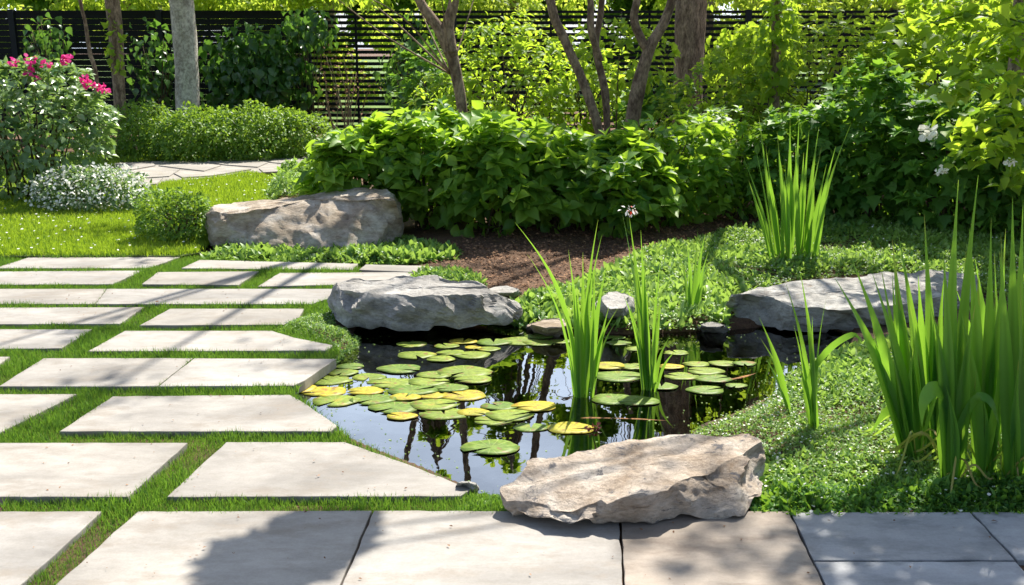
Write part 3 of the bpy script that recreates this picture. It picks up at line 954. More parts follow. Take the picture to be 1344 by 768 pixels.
cover('ground_cover', [(358, 430), (400, 410), (436, 396), (440, 425), (478, 436), (474, 468), (440, 470), (436, 452), (385, 440)],
      9000, .03, .09, .024, 141, 'leafy creeper between the paving and the grey overhanging boulder', 60)
cover('ground_cover', [(545, 350), (610, 352), (640, 372), (600, 366), (560, 362), (530, 368)],
      3000, .01, .05, .028, 151, 'sparse creeper behind the grey overhanging boulder', 30)
cover('ground_cover', [(345, 262), (362, 238), (430, 225), (470, 250), (440, 262), (360, 268)],
      9000, .08, .30, .06, 161, 'loose leafy plants spilling over the lawn behind the largest boulder', 160)
cover('ground_cover', [(604, 652), (625, 642), (650, 642), (668, 650), (668, 672), (600, 672)],
      5200, .015, .05, .017, 171, 'small leafy weeds in the joint at the left end of the tan boulder', 0)
B = Bag()
r = rng(77)
for pos, s in WHITE:
    m_ = len(pos)
    B.add(*scatter(ROUND, pos, r.normal(size=(m_, 3)) * [1, 1, .3], np.tile([0, -.3, 1.], (m_, 1)) + r.normal(size=(m_, 3)) * .3, s, r.uniform(size=m_)))
tag(B.obj('tiny_flowers', M['white']), 'tiny white flowers sprinkled through the creeping ground cover', 'flowers', kind='stuff')

# bark chips on the bare soil
soilp = [p[:2] for p in GP([(560, 345), (600, 318), (640, 300), (860, 284), (1290, 268), (1400, 285), (1290, 296), (960, 316), (860, 335), (740, 372), (660, 380), (600, 362)])]
P = sample(soilp, 13000, 181)
B = Bag()
a = r.uniform(0, 6.28, len(P))
B.add(*scatter(LEAF_S, np.column_stack([P, ground_z(P) + r.uniform(.002, .02, len(P))]), np.column_stack([np.cos(a), np.sin(a), r.normal(0, .25, len(P))]),
      np.column_stack([r.normal(0, .4, len(P)), r.normal(0, .4, len(P)), np.ones(len(P))]), r.uniform(.010, .036, len(P)), r.uniform(size=len(P))))
tag(B.obj('bark_mulch', M['bark_chip']), 'reddish brown bark mulch on the bare soil under the shrubs', 'mulch', kind='stuff')

# ------------------------------------------------------------------ lily pads
PADG = 'lily pads floating on the pond'
pads = [  # px, py, width px, colour, label
 (540, 452, 36, 'l', 'leftmost green pad of the back raft, below the grey boulder'),
 (546, 466, 46, 'l', 'wide pad at the lower left of the back raft'),
 (586, 454, 30, 'l', 'pad second from left in the top row of the back raft'),
 (608, 448, 34, 'y', 'yellowish pad touching the shadow under the grey boulder'),
 (579, 471, 34, 'l', 'narrow front pad of the back raft'),
 (592, 463, 34, 'l', 'pad in the middle of the back raft'),
 (619, 466, 44, 'l', 'pad at the lower right of the back raft, above the boulder reflection'),
 (641, 458, 28, 'l', 'small pad at the right end of the back raft'),
 (648, 449, 42, 'g', 'long green pad joining the back raft to the pads by the wet stone'),
 (621, 456, 20, 'y', 'tiny yellow pad wedged in the back raft'),
 (682, 448, 52, 'l', 'large pad left of the pads by the wet stone'),
 (708, 441, 34, 'g', 'pale green pad right against the low wet stone'),
 (707, 450, 36, 'l', 'pad just in front of the pad at the low wet stone'),
 (736, 448, 26, 'l', 'small pad at the left foot of the left pond iris'),
 (806, 443, 26, 'g', 'small far pad between the two pond irises, nearest the upright stone'),
 (812, 450, 30, 'g', 'green pad between the two pond irises, in front of the farthest one'),
 (836, 458, 26, 'l', 'small lime pad just left of the right pond iris'),
 (460, 481, 34, 'g', 'green pad nearest the ground cover at the left bank'),
 (524, 484, 52, 'g', 'separate wide green pad at the top of the big left raft'),
 (449, 489, 38, 'l', 'pad at the upper left of the big left raft'),
 (432, 499, 54, 'l', 'broad pad lying by the slanted end of the butted slab'),
 (484, 495, 40, 'l', 'pad at the top of the big left raft, left of the separate wide pad'),
 (610, 488, 66, 'l', 'largest back pad of the big left raft, right side'),
 (570, 492, 42, 'l', 'pad left of the largest back pad'),
 (622, 498, 44, 'l', 'right end pad of the big left raft'),
 (514, 503, 58, 'l', 'wide pad near the middle of the big left raft'),
 (562, 501, 50, 'l', 'pad under the largest back pad in the big left raft'),
 (541, 512, 60, 'g', 'green pad at the heart of the big left raft'),
 (592, 509, 42, 'g', 'small green pad just above the bright yellow oval pad'),
 (480, 513, 44, 'y', 'yellow pad in the middle left of the big left raft'),
 (425, 514, 56, 'y', 'yellow pad overlapping the bank at the clipped slab'),
 (390, 510, 46, 'y', 'leftmost yellow pad, touching the grass joint'),
 (440, 526, 58, 'l', 'lime pad by the clipped corner slab, front of the raft'),
 (489, 524, 56, 'g', 'green pad in the front left of the big left raft'),
 (532, 521, 38, 'y', 'bright yellow pad in the front of the big left raft'),
 (566, 519, 36, 'y', 'orange tinged pad left of the bright yellow oval pad'),
 (608, 519, 56, 'y', 'bright yellow oval pad at the right front of the big left raft'),
 (518, 535, 62, 'g', 'large green pad at the front edge over the sky reflection, left one'),
 (570, 531, 60, 'l', 'large lime pad under the bright yellow oval pad'),
 (527, 546, 38, 'y', 'yellow pad poking out under the large front green pad'),
 (583, 543, 62, 'l', 'wide lime pad with open sky reflection in front of it'),
 (622, 541, 40, 'y', 'browning pad between the wide lime pad and the centre pads'),
 (655, 533, 44, 'g', 'back left pad of the small centre cluster'),
 (702, 533, 54, 'y', 'yellow pad at the right of the small centre cluster'),
 (669, 545, 58, 'l', 'middle pad of the small centre cluster'),
 (647, 552, 48, 'l', 'front pad of the small centre cluster'),
 (697, 561, 42, 'g', 'small green pad left of the yellow pad with a red bud'),
 (749, 562, 58, 'y', 'yellow pad with a dark red bud at its right side'),
 (644, 587, 72, 'g', 'single large green pad nearest the camera, alone on the sky reflection'),
 (797, 480, 44, 'y', 'yellow pad between the two pond irises'),
 (831, 481, 36, 'l', 'lime pad touching the left of the right pond iris'),
 (812, 494, 60, 'g', 'long green pad between the irises, behind their front pads'),
 (806, 524, 56, 'g', 'green pad in front between the pond irises, left one'),
 (838, 526, 50, 'g', 'green pad below the right pond iris'),
 (868, 507, 40, 'g', 'green pad just right of the right pond iris'),
 (888, 463, 30, 'l', 'back pad of the right group'),
 (914, 478, 32, 'l', 'pad at the top of the right group, second from left'),
 (948, 477, 33, 'l', 'pad at the top right of the right group'),
 (926, 487, 44, 'l', 'wide middle pad of the right group'),
 (881, 481, 30, 'y', 'yellow pad at the left of the right group'),
 (895, 494, 42, 'l', 'pad at the lower left of the right group'),
 (937, 497, 44, 'g', 'green pad in the lower middle of the right group'),
 (926, 512, 46, 'g', 'front pad of the right group, near the ground cover'),
 (977, 477, 28, 'g', 'small pad off the right side of the right group'),
 (966, 506, 26, 'g', 'smallest pad near the right bank'),
]
PM = {'g': 'pad_green', 'l': 'pad_lime', 'y': 'pad_yellow'}
for i, (x, y, wd, cc, lb) in enumerate(pads):
    z = WZ + .0016 + .0009 * (i % 5)
    c = G(x, y, z)
    rad = pw(wd * 1.16, c[1]) / 2
    r_ = random.Random(i + 5)
    a0 = r_.uniform(0, 6.28)
    n = 26
    ring = []
    for k in range(n):
        a = a0 + .16 + (2 * math.pi - .32) * k / (n - 1)
        rr = rad * (1 + .05 * math.sin(3 * a + i) + .03 * math.sin(5 * a + 2 * i) + r_.uniform(-.02, .02)) * (1 if i % 5 or k % 13 != 4 else .8)
        ring.append((rr * math.cos(a), .66 * rr * math.sin(a), .0012 + .0008 * math.sin(2 * a + i)))
    ins = [(.55 * p[0], .55 * p[1], .0006) for p in ring]
    V = [(0.04 * rad * math.cos(a0 + math.pi), 0.04 * rad * math.sin(a0 + math.pi), -.001)] + ins + ring + [(p[0], p[1], p[2] - .0014) for p in ring]
    Fc = [(0, 1 + k, 2 + k) for k in range(n - 1)]
    Fc += [(1 + k, 1 + n + k, 2 + n + k, 2 + k) for k in range(n - 1)]
    Fc += [(1 + n + k, 1 + 2 * n + k, 2 + 2 * n + k, 2 + n + k) for k in range(n - 1)]
    me = bpy.data.meshes.new('lily_pad'); me.from_pydata(V, [], Fc); me.update()
    for p in me.polygons: p.use_smooth = True
    o = link('lily_pad', me, M[PM[cc]])
    o.location = Vector([float(v) for v in c])
    o.rotation_euler = (r_.uniform(-.01, .01), r_.uniform(-.01, .01), 0)
    tag(o, lb, 'lily pad', PADG)

# red bud beside the yellow pad
B = Bag()
c = G(778, 564, WZ)
foliage(B, c + [0, 0, .008], (.035, .03, .012), 60, .02, 400, LEAF_S, zmin=-1)
tag(B.obj('flower_bud', M['wine']), 'dark red wilted bud floating right of the front yellow lily pad', 'flower')

# sunken wood
for i, (a, b, rad, lb) in enumerate([((742, 552), (935, 556), .016, 'long orange brown branch lying under the water behind the tan boulder'),
                                     ((800, 509), (838, 507), .012, 'short sunken stick between the two pond irises'),
                                     ((945, 505), (1006, 488), .016, 'sunken stick at the right bank'),
                                     ((738, 512), (760, 512), .012, 'sunken stick left of the left pond iris')]):
    p, q = G(*a, WZ - .012), G(*b, WZ - .012)
    B = Bag()
    pts = [p * (1 - s) + q * s + [0, .012 * math.sin(5 * s + i), 0] for s in np.linspace(0, 1, 7)]
    tube(B, pts, [rad * f for f in (.5, 1, .9, 1, .8, .7, .3)], 9, .15, i)
    tag(B.obj('sunken_branch', M['log']), lb, 'branch')

# leaf litter and crumbs on the stone, seeds and leaf bits on the water
r = rng(191)
Pl = sample([p[:2] for p in GP([(-500, 345), (560, 345), (640, 440), (640, 668), (1500, 672), (1700, 860), (-700, 860)])], 900, 192)
on = ~off_slabs(Pl)
Pl = Pl[on]; m_ = len(Pl); a = r.uniform(0, 6.28, m_)
B = Bag()
B.add(*scatter(LEAF_S, np.column_stack([Pl, np.full(m_, .006)]), np.column_stack([np.cos(a), np.sin(a), r.normal(0, .1, m_)]),
      np.column_stack([r.normal(0, .25, m_), r.normal(0, .25, m_), np.ones(m_)]), r.uniform(.004, .016, m_) * (1 + 1.2 * (r.uniform(size=m_) > .95)), r.uniform(size=m_)))
tag(B.obj('leaf_litter', M['bark_chip']), 'crumbs of dry leaf and bark scattered on the slabs', 'leaf litter', kind='stuff')
Pl = sample(pond, 2600, 193)
dd = pdist(Pl, pond)
Pl = Pl[r.uniform(size=len(Pl)) < np.exp(-dd / .10) + .06]
m_ = len(Pl); a = r.uniform(0, 6.28, m_)
B = Bag()
B.add(*scatter(ROUND, np.column_stack([Pl, np.full(m_, WZ + .002)]), np.column_stack([np.cos(a), np.sin(a), np.zeros(m_)]),
      np.tile([0, 0, 1.], (m_, 1)), r.uniform(.003, .011, m_), r.uniform(size=m_)))
tag(B.obj('floating_specks', M['ground_cover']), 'tiny green and tan specks floating at the pond edge', 'duckweed', kind='stuff')
Pl = sample(pond, 1500, 194)
m_ = len(Pl); a = r.uniform(0, 6.28, m_)
B = Bag()
B.add(*scatter(LEAF_S, np.column_stack([Pl, ground_z(Pl) + .012]), np.column_stack([np.cos(a), np.sin(a), r.normal(0, .1, m_)]),
      np.column_stack([r.normal(0, .3, m_), r.normal(0, .3, m_), np.ones(m_)]), r.uniform(.02, .06, m_), r.uniform(.3, 1, m_)))
tag(B.obj('sunken_leaves', M['bark_chip']), 'brown fallen leaves lying on the pond bed', 'leaf litter', kind='stuff')

# ------------------------------------------------------------------ irises
def blade(bag, base, tip, wd, bend=0.0, seed=0, depthy=0.0, fold=None):
    r = random.Random(seed)
    n = 14
    base = np.asarray(base, float); tip = np.asarray(tip, float)
    d = tip - base; L_ = np.linalg.norm(d)
    side = unit(np.cross(d, [0, 1, 0]))
    ang = r.uniform(-.9, .9)
    if fold is not None: ang = fold
    V = []
    for i in range(n + 1):
        s = i / n
        p = base + d * s + side * (bend * L_ * math.sin(math.pi * s ** 1.2)) + np.array([0, depthy * math.sin(math.pi * s), 0])
        wv = wd * .74 * (.5 + .62 * math.sin(math.pi * min(1, s * 1.2) * .9 + .05)) * (1 if s < .45 else max(.03, 1 - ((s - .45) / .55) ** 1.5))
        a = ang + .35 * math.sin(3 * s + seed)
        wx = unit(np.array([math.cos(a), math.sin(a), 0]) - unit(d) * (unit(d) @ np.array([math.cos(a), math.sin(a), 0])))
        nz = np.cross(wx, unit(d))
        V += [p + wx * wv * c_ + nz * wv * abs(c_) * .28 for c_ in (-.5, -.27, 0, .27, .5)]
    T = []
    for i in range(n):
        for j in range(4):
            a = 5 * i + j
            T += [(a, a + 1, a + 6), (a, a + 6, a + 5)]
    t0 = r.gauss(.5, .25)
    colt = [r.gauss(0, .12), r.gauss(.1, .14), -.28, r.gauss(.1, .14), r.gauss(0, .12)]
    tt = [min(.8, max(0, t0 + colt[j] + .3 * (i / n) - .2)) for i in range(n + 1) for j in range(5)]
    if r.random() < .55:
        for q_ in range(5, 5 + 5 * r.randint(0, 2)): tt[-q_] = max(tt[-q_], .9)
        for q_ in range(1, 6): tt[-q_] = 1.0
    bag.add(V, T, np.array(tt))

def curve_blade(bag, pts, wd, seed=0, t=.6):     # blade along a free path (folded or drooping)
    pts = np.asarray(pts, float)
    n = 16
    P = np.vstack([2 * pts[0] - pts[1], pts, 2 * pts[-1] - pts[-2]])
    q = []
    m = len(pts) - 1
    for i in range(n + 1):
        f = i / n * m; k = min(int(f), m - 1); u = f - k
        a, b, c, d = P[k:k + 4]
        q.append(.5 * (2 * b + (c - a) * u + (2 * a - 5 * b + 4 * c - d) * u * u + (3 * b - a - 3 * c + d) * u ** 3))
    q = np.array(q); tn = unit(np.gradient(q, axis=0))
    V = []
    for i in range(n + 1):
        s = i / n
        wx = unit(np.cross(tn[i], [.25, -1, .55]))
        wv = wd * (.6 + .4 * math.sin(math.pi * s)) * (1 if s < .7 else 1 - ((s - .7) / .3) ** 1.5 * .95)
        V += [q[i] - wx * wv / 2 + [0, 0, wv * .08], q[i], q[i] + wx * wv / 2 + [0, 0, wv * .08]]
    T = []
    for i in range(n):
        a = 3 * i
        T += [(a, a + 1, a + 4), (a, a + 4, a + 3), (a + 1, a + 2, a + 5), (a + 1, a + 5, a + 4)]
    bag.add(V, T, t)

IG = 'iris plants around the pond'
def iris(bx, by, bz, specs, label, seed, extra=0, spread=.035, hgt=(.35, .6), wd=.018, ex_lean=.22, group=IG, droops=()):
    base = G(bx, by, bz)
    Yd = base[1]
    root = thing('iris_plant', base, label, 'iris', group)
    B = Bag()
    r = random.Random(seed)
    for i, sp in enumerate(specs):       # (base dx px, tip px, tip py, width px, bend)
        dx, tx, ty, wpx, bend = sp
        dy = r.uniform(-spread, spread)
        b = base + np.array([pw(dx * (1.8 if group != IG else 1), Yd), dy, -.02])
        t = D(tx, ty, Yd + dy * 1.5 + r.uniform(-.05, .05))
        blade(B, b, t, pw(wpx * (1.25 if group != IG else .88), Yd), bend, seed * 31 + i)
        if len(specs) > 5 and (i % 2 == 0 if group != IG else i % 3 == 0):
            f = r.uniform(.55, .9)
            t2 = b + (t - b) * f + np.array([r.gauss(0, .03), r.gauss(0, .05), 0])
            blade(B, b + np.array([r.gauss(0, .012), r.gauss(0, .02), 0]), t2, pw(wpx * .8, Yd), bend + r.uniform(-.03, .03), seed * 91 + i)
    for i in range(extra):
        a = r.uniform(0, 6.28)
        b = base + np.array([math.cos(a) * spread * r.random(), math.sin(a) * spread * r.random(), -.02])
        h = r.uniform(*hgt)
        l = h * ex_lean
        t = b + np.array([r.gauss(0, l), r.gauss(0, l), h])
        blade(B, b, t, wd * r.uniform(.7, 1.15), r.uniform(-.06, .06), seed * 57 + i)
    if group != IG or seed == 4:
        for i in range(7):               # old brown blades round the foot
            a = r.uniform(0, 6.28); l = r.uniform(.10, .22)
            b = base + np.array([r.gauss(0, .03), r.gauss(0, .03), .0])
            m_ = b + np.array([math.cos(a) * l * .5, math.sin(a) * l * .5, l * .7])
            curve_blade(B, [b, m_, b + np.array([math.cos(a) * l, math.sin(a) * l, l * .25]), b + np.array([math.cos(a) * l * 1.25, math.sin(a) * l * 1.25, .03])], .009, seed, 1.0)
    B.obj('foliage', M['iris'], root)
    for pts, wpx in droops:
        Bd = Bag()
        curve_blade(Bd, [D(x, y, Yd + dyy) for x, y, dyy in pts], pw(wpx, Yd), seed)
        tag(Bd.obj('folded_blade', M['iris'], root), 'long blade folded over and drooping')
    return root

iris(768, 520, WZ, [(-6, 676, 292, 12, -.09), (-8, 746, 328, 13, -.02), (-2, 765, 331, 12, .0), (4, 785, 288, 10, .03), (8, 797, 345, 12, .03), (5, 790, 308, 8, .04),
                    (-10, 737, 404, 14, -.05), (2, 773, 372, 15, .0), (-4, 757, 372, 14, -.01), (10, 812, 403, 7, .08), (-14, 742, 440, 10, -.04), (9, 800, 400, 11, .02), (0, 780, 350, 12, -.02)],
     'left iris clump standing in the pond water, one blade arching far left', 1)
r0 = iris(852, 512, WZ, [(-6, 816, 277, 13, -.02), (-3, 826, 286, 11, -.01), (0, 841, 302, 11, .0), (3, 846, 350, 12, .01), (8, 867, 342, 13, .02), (-8, 818, 386, 12, -.05),
                    (-2, 833, 330, 12, -.01), (6, 862, 400, 12, .02), (-5, 826, 400, 12, -.03), (9, 880, 440, 7, .07), (2, 850, 380, 12, 0)],
     'right iris clump in the water with a faded flower at its tip', 2)
for c, nn, s, mt, nm in ((D(828, 277, G(852, 512, WZ)[1]), 26, .018, 'white', 'faded_flower'),):
    B = Bag()
    foliage(B, c, (.045, .03, .02), nn, .022, 402, LEAF_S, zmin=-1)
    B.obj(nm, M[mt], r0)
    B = Bag()
    foliage(B, c + [.0, -.01, .008], (.02, .015, .014), 8, .02, 403, LEAF_S, zmin=-1)
    B.obj('red_petals', M['red'], r0)
iris(908, 412, -.01, [(-2, 916, 299, 9, .0), (4, 926, 306, 10, .03), (-6, 893, 337, 8, -.04), (6, 930, 330, 7, .03), (-2, 908, 345, 8, 0), (0, 902, 322, 8, -.02)],
     'small solitary iris on the back bank left of the long pale boulder', 3)
iris(1040, 345, .02, [(-24, 973, 200, 9, -.02), (-22, 987, 172, 8, -.01), (-20, 996, 152, 8, .0), (-18, 1005, 190, 9, .0), (-8, 1020, 172, 10, .0), (-4, 1022, 200, 11, -.02), (-2, 1037, 155, 11, .0), (2, 1049, 155, 10, .0),
                      (12, 1062, 170, 8, .01), (18, 1075, 166, 9, .01), (24, 1097, 192, 9, .02), (26, 1118, 160, 5, .03), (16, 1085, 215, 9, .01), (-14, 1010, 230, 10, -.01), (8, 1055, 200, 11, .0), (20, 1070, 230, 10, .0), (-25, 982, 235, 9, -.01), (28, 1090, 240, 8, .02), (6, 1044, 190, 10, 0), (-6, 1030, 210, 10, 0)],
     'tall iris clump in the ground cover behind the long pale boulder', 4, spread=.08)
iris(1042, 548, .0, [(-2, 996, 416, 12, -.03), (0, 998, 444, 10, -.05), (-1, 1005, 470, 11, -.03)], 'small three bladed iris at the right bank of the pond', 5)
iris(1070, 565, .0, [(3, 1030, 368, 9, -.03), (2, 1049, 350, 10, -.02), (-2, 1084, 393, 11, .03), (0, 1062, 430, 12, -.02), (-2, 1072, 470, 12, 0), (-4, 1050, 480, 12, -.02), (2, 1066, 415, 9, .01)],
     'slender iris between the pond bank and the large iris bed', 6,
     droops=[([(1068, 540, 0), (1062, 500, 0), (1085, 462, -.02), (1118, 440, -.04), (1132, 450, -.05)], 9)])
BED = 'irises of the large bed at the right'
iris(1196, 600, .02, [(-4, 1092, 359, 20, -.04), (0, 1118, 340, 15, -.02), (2, 1144, 356, 22, -.02), (4, 1156, 350, 17, .0), (6, 1171, 314, 17, .0), (-2, 1128, 420, 18, -.04), (8, 1176, 370, 18, .0), (-6, 1150, 440, 16, -.02), (4, 1195, 420, 18, .01)],
     'leftmost iris of the large bed, its blades leaning left', 7, extra=3, group=BED)
iris(1222, 590, .02, [(-4, 1179, 305, 15, -.01), (0, 1205, 361, 17, .0), (4, 1213, 281, 14, .0), (6, 1240, 355, 15, .02), (-2, 1190, 380, 17, -.01), (3, 1222, 400, 16, .0), (6, 1232, 420, 15, .01), (-6, 1200, 430, 18, 0)],
     'second iris from the left in the large bed', 8, extra=4, group=BED,
     droops=[([(1206, 600, 0), (1212, 560, 0), (1195, 538, -.03), (1165, 540, -.05), (1142, 570, -.06)], 14)])
iris(1250, 626, .02, [(-2, 1258, 236, 17, .01), (2, 1284, 230, 15, .01), (-4, 1238, 330, 18, -.01), (3, 1268, 330, 20, .01), (0, 1250, 370, 22, .0), (6, 1280, 400, 18, .02), (-6, 1228, 420, 18, -.02)],
     'middle iris of the large bed carrying the two tallest blades', 9, extra=4, group=BED,
     droops=[([(1240, 626, 0), (1236, 570, 0), (1242, 525, -.03), (1225, 512, -.06), (1212, 530, -.09), (1210, 560, -.1)], 22),
             ([(1250, 620, 0), (1256, 570, -.02), (1280, 525, -.05), (1300, 528, -.08), (1312, 560, -.08)], 13)])
iris(1292, 618, .02, [(-4, 1272, 300, 17, -.01), (0, 1301, 286, 20, .0), (4, 1318, 330, 18, .01), (2, 1308, 380, 22, .01), (-4, 1284, 360, 20, .0), (-6, 1262, 410, 18, -.02), (6, 1335, 400, 16, .02)],
     'fourth iris of the large bed, broad blades lit from behind', 10, extra=5, group=BED)
iris(1328, 628, .02, [(0, 1329, 258, 18, .0), (4, 1343, 262, 18, .0), (-4, 1312, 330, 20, -.01), (6, 1365, 300, 18, .01), (2, 1340, 360, 22, 0), (-6, 1318, 400, 20, -.01), (8, 1390, 360, 18, .02)],
     'iris of the large bed cut by the right frame edge', 11, extra=6, group=BED)
iris(1310, 560, .02, [(0, 1280, 340, 14, -.01), (2, 1320, 300, 13, .0), (0, 1346, 350, 15, .02), (-5, 1255, 380, 14, -.02), (4, 1305, 330, 14, .0)],
     'iris at the back of the large bed, half hidden by the front ones', 12, extra=8, group=BED, spread=.1)

# ------------------------------------------------------------------ shrubs
def shrub(name, c, rad, n, size, mt, tpl, label, cat, seed, group=None, stems=8, flowers=None, ros=0, **kw):
    c = np.asarray(c, float)
    base = np.array([c[0], c[1], 0.0])
    root = thing(name, base, label, cat, group)
    B = Bag()
    foliage(B, c, rad, n, size, seed, tpl, **kw)
    if ros: rosettes(B, c, rad, ros, size * 1.05, seed + 33, tpl, lump=kw.get('lump', .2), freq=kw.get('freq', 2.4))
    B.obj('foliage', M[mt], root)
    r = rng(seed + 50)
    S = Bag()
    for k in range(stems):
        u = unit(r.normal(size=3)); u[2] = abs(u[2])
        e = c + u * np.array(rad) * .75
        b = base + [r.normal(0, rad[0] * .15), r.normal(0, rad[1] * .15), -.03]
        mid = (b + e) / 2 + [0, 0, rad[2] * .25]
        S = Bag(); tube(S, [b, mid, e], [.012, .009, .004], 5, sub=3); S.obj('stem', M['stem'], root)
    for nm, fm, pts, fr, fs in (flowers or ()):
        for j, p in enumerate(pts):
            Fb = Bag()
            foliage(Fb, p, (fr, fr, fr * .8), 16, fs, seed + 90 + j, ROUND, zmin=-1, up=.3, out=.8)
            Fb.obj(nm, M[fm], root)
    return root

# broad-leaved row behind the pond
HG = 'broad leaved shrubs in the row behind the pond'
row = [
 (478, 168, 8.9, .42, .40, .36, 'bright broad leaved shrub at the left end of the row, above the largest boulder', 420),
 (560, 150, 8.9, .50, .45, .46, 'broad leaved shrub behind the right end of the largest boulder', 560),
 (648, 162, 8.6, .50, .45, .50, 'broad leaved shrub over the bare soil, third in the row', 560),
 (738, 176, 8.7, .48, .45, .46, 'broad leaved shrub at the feet of the leaning stems', 520),
 (815, 178, 8.5, .42, .42, .40, 'darker broad leaved shrub right of the leaning stems', 460),
 (610, 150, 10.0, .75, .45, .50, 'taller broad leaved shrub in the second row near the forked tree', 560),
 (705, 166, 10.0, .70, .45, .46, 'broad leaved shrub in the second row behind the leaning stems', 520),
]
for i, (px, py, Yd, rx, ry, rz, lb, n) in enumerate(row):
    c = D(px, py, Yd); top = c[2]; c[2] = top * .46
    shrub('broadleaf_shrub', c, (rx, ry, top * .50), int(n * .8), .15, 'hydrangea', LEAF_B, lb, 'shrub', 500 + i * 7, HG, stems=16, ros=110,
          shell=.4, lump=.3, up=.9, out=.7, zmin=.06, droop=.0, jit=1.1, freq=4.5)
SG = 'small leaved shrubs on the right'
row2 = [
 (770, 50, 13.0, .60, .4, .6, .11, 'leafy shrub against the fence seen between the leaning stems', 900, 'shrub_lime', LEAF_M),
 (862, 105, 12.6, .55, .4, .6, .11, 'leafy shrub against the fence just left of the thick brown trunk', 900, 'shrub', LEAF_LOB),
 (560, 60, 14.5, .50, .4, .6, .12, 'dark leafy shrub against the fence left of the forked tree', 700, 'shrub', LEAF_LOB),
 (885, 165, 8.9, .55, .45, .42, .12, 'medium leaved shrub behind the small solitary iris', 1000, 'hydrangea', LEAF_B),
 (950, 150, 9.2, .55, .5, .55, .085, 'dark leafy shrub below the thick brown trunk', 1500, 'hydrangea', LEAF_M),
 (965, 70, 11.2, .85, .5, .55, .09, 'lighter leafy shrub around the foot of the thick brown trunk', 1700, 'shrub_lime', LEAF_M),
 (1060, 150, 9.0, .55, .5, .60, .10, 'dark lobed leaf shrub directly behind the tall back iris clump', 1500, 'shrub', LEAF_LOB),
 (1150, 95, 8.8, .60, .5, .66, .11, 'large dark shrub with lobed leaves, right of the tall back iris clump', 1700, 'shrub', LEAF_LOB),
 (1265, 110, 8.4, .65, .55, .66, .11, 'deep green shrub behind the two tallest iris blades', 1700, 'shrub', LEAF_LOB),
 (1385, 100, 8.2, .65, .5, .75, .11, 'deep green shrub cut by the right frame edge', 1300, 'shrub', LEAF_LOB),
 (1085, 22, 11.0, 1.05, .6, .80, .10, 'mid green bushy shrub under the far fence top', 2400, 'shrub_lime', LEAF_M),
 (1240, 5, 10.6, 1.0, .6, .95, .11, 'tall bright green bush filling the upper right', 2600, 'shrub_lime', LEAF_LOB),
 (1400, -30, 10.0, .9, .6, 1.0, .12, 'tall bright bush at the top right corner', 2000, 'shrub_lime', LEAF_LOB),
 (660, 30, 12.5, .95, .5, .75, .10, 'loose light green bush against the middle of the fence', 2300, 'shrub_lime', LEAF_L),
]
for i, (px, py, Yd, rx, ry, rz, sz, lb, n, mt, tp) in enumerate(row2):
    c = D(px, py, Yd); top = c[2]; c[2] = top * .48
    shrub('leafy_shrub', c, (rx, ry, top * .52), int(n * .75), sz, mt, tp, lb, 'shrub', 600 + i * 7, SG, stems=16, ros=int(n * .05),
          shell=.5, lump=.25, up=.85, out=.75, zmin=.06, droop=.12, jit=1.0, freq=3.8)

# arching branch shrub with yellow-green leaves nearer the camera, top right
root = thing('arching_shrub', G(1440, 330), 'yellow green arching branches with large backlit leaves entering at the top right', 'shrub')
S, B = Bag(), Bag()
r = rng(808)
arch = [((1480, 300), (1420, 120), (1300, 100), (1232, 122)), ((1480, 300), (1430, 180), (1330, 150), (1250, 178)), ((1470, 310), (1400, 80), (1290, 20), (1190, 40)),
        ((1480, 300), (1440, 60), (1340, -10), (1250, -20)), ((1470, 320), (1400, 200), (1330, 190), (1270, 200)), ((1480, 300), (1440, 120), (1370, 60), (1300, 60)),
        ((1480, 300), (1440, 220), (1390, 215), (1320, 235)), ((1460, 300), (1410, 50), (1350, 20), (1240, 60)),
        ((1480, 300), (1430, 30), (1340, 30), (1215, 90)), ((1480, 300), (1430, 0), (1330, -30), (1200, 5)), ((1480, 300), (1440, 140), (1380, 110), (1290, 140)), ((1480, 300), (1440, 90), (1390, 20), (1330, 30))]
for i, a in enumerate(arch):
    Yd = 6.9 + .12 * i
    pts = np.array([D(x, y, Yd - .1 * k) for k, (x, y) in enumerate(a)])
    pts[0][2] = 0
    S = Bag(); tube(S, pts, [.014, .01, .006, .003], 6, sub=6); S.obj('branch', M['stem_green'], root)
    for s in np.linspace(.35, 1, 34):
        f = s * (len(pts) - 1); k = min(int(f), len(pts) - 2); p = pts[k] * (1 - f + k) + pts[k + 1] * (f - k)
        m_ = 3
        u = unit(r.normal(size=(m_, 3)) * [1, 1, .45] + [-.5, 0, -.1])
        pos = p + r.normal(size=(m_, 3)) * .05
        B.add(*scatter(LEAF_HEART, pos, u, r.normal(size=(m_, 3)) * .45 + [0, 0, 1], .115 * r.uniform(.6, 1.15, m_), np.clip(r.normal(.65, .2, m_), 0, 1)))
B.obj('foliage', M['shrub_lime'], root)
for j, (x, y, s) in enumerate([(1342, 140, .05), (1216, 173, .045), (1238, 222, .022), (1326, 212, .025), (1232, 226, .02)]):
    Fb = Bag()
    foliage(Fb, D(x, y, 6.9), (s, s, s * .7), 22, s * 1.1, 820 + j, ROUND, zmin=-1, up=.3)
    Fb.obj('white_flower', M['white'], root)

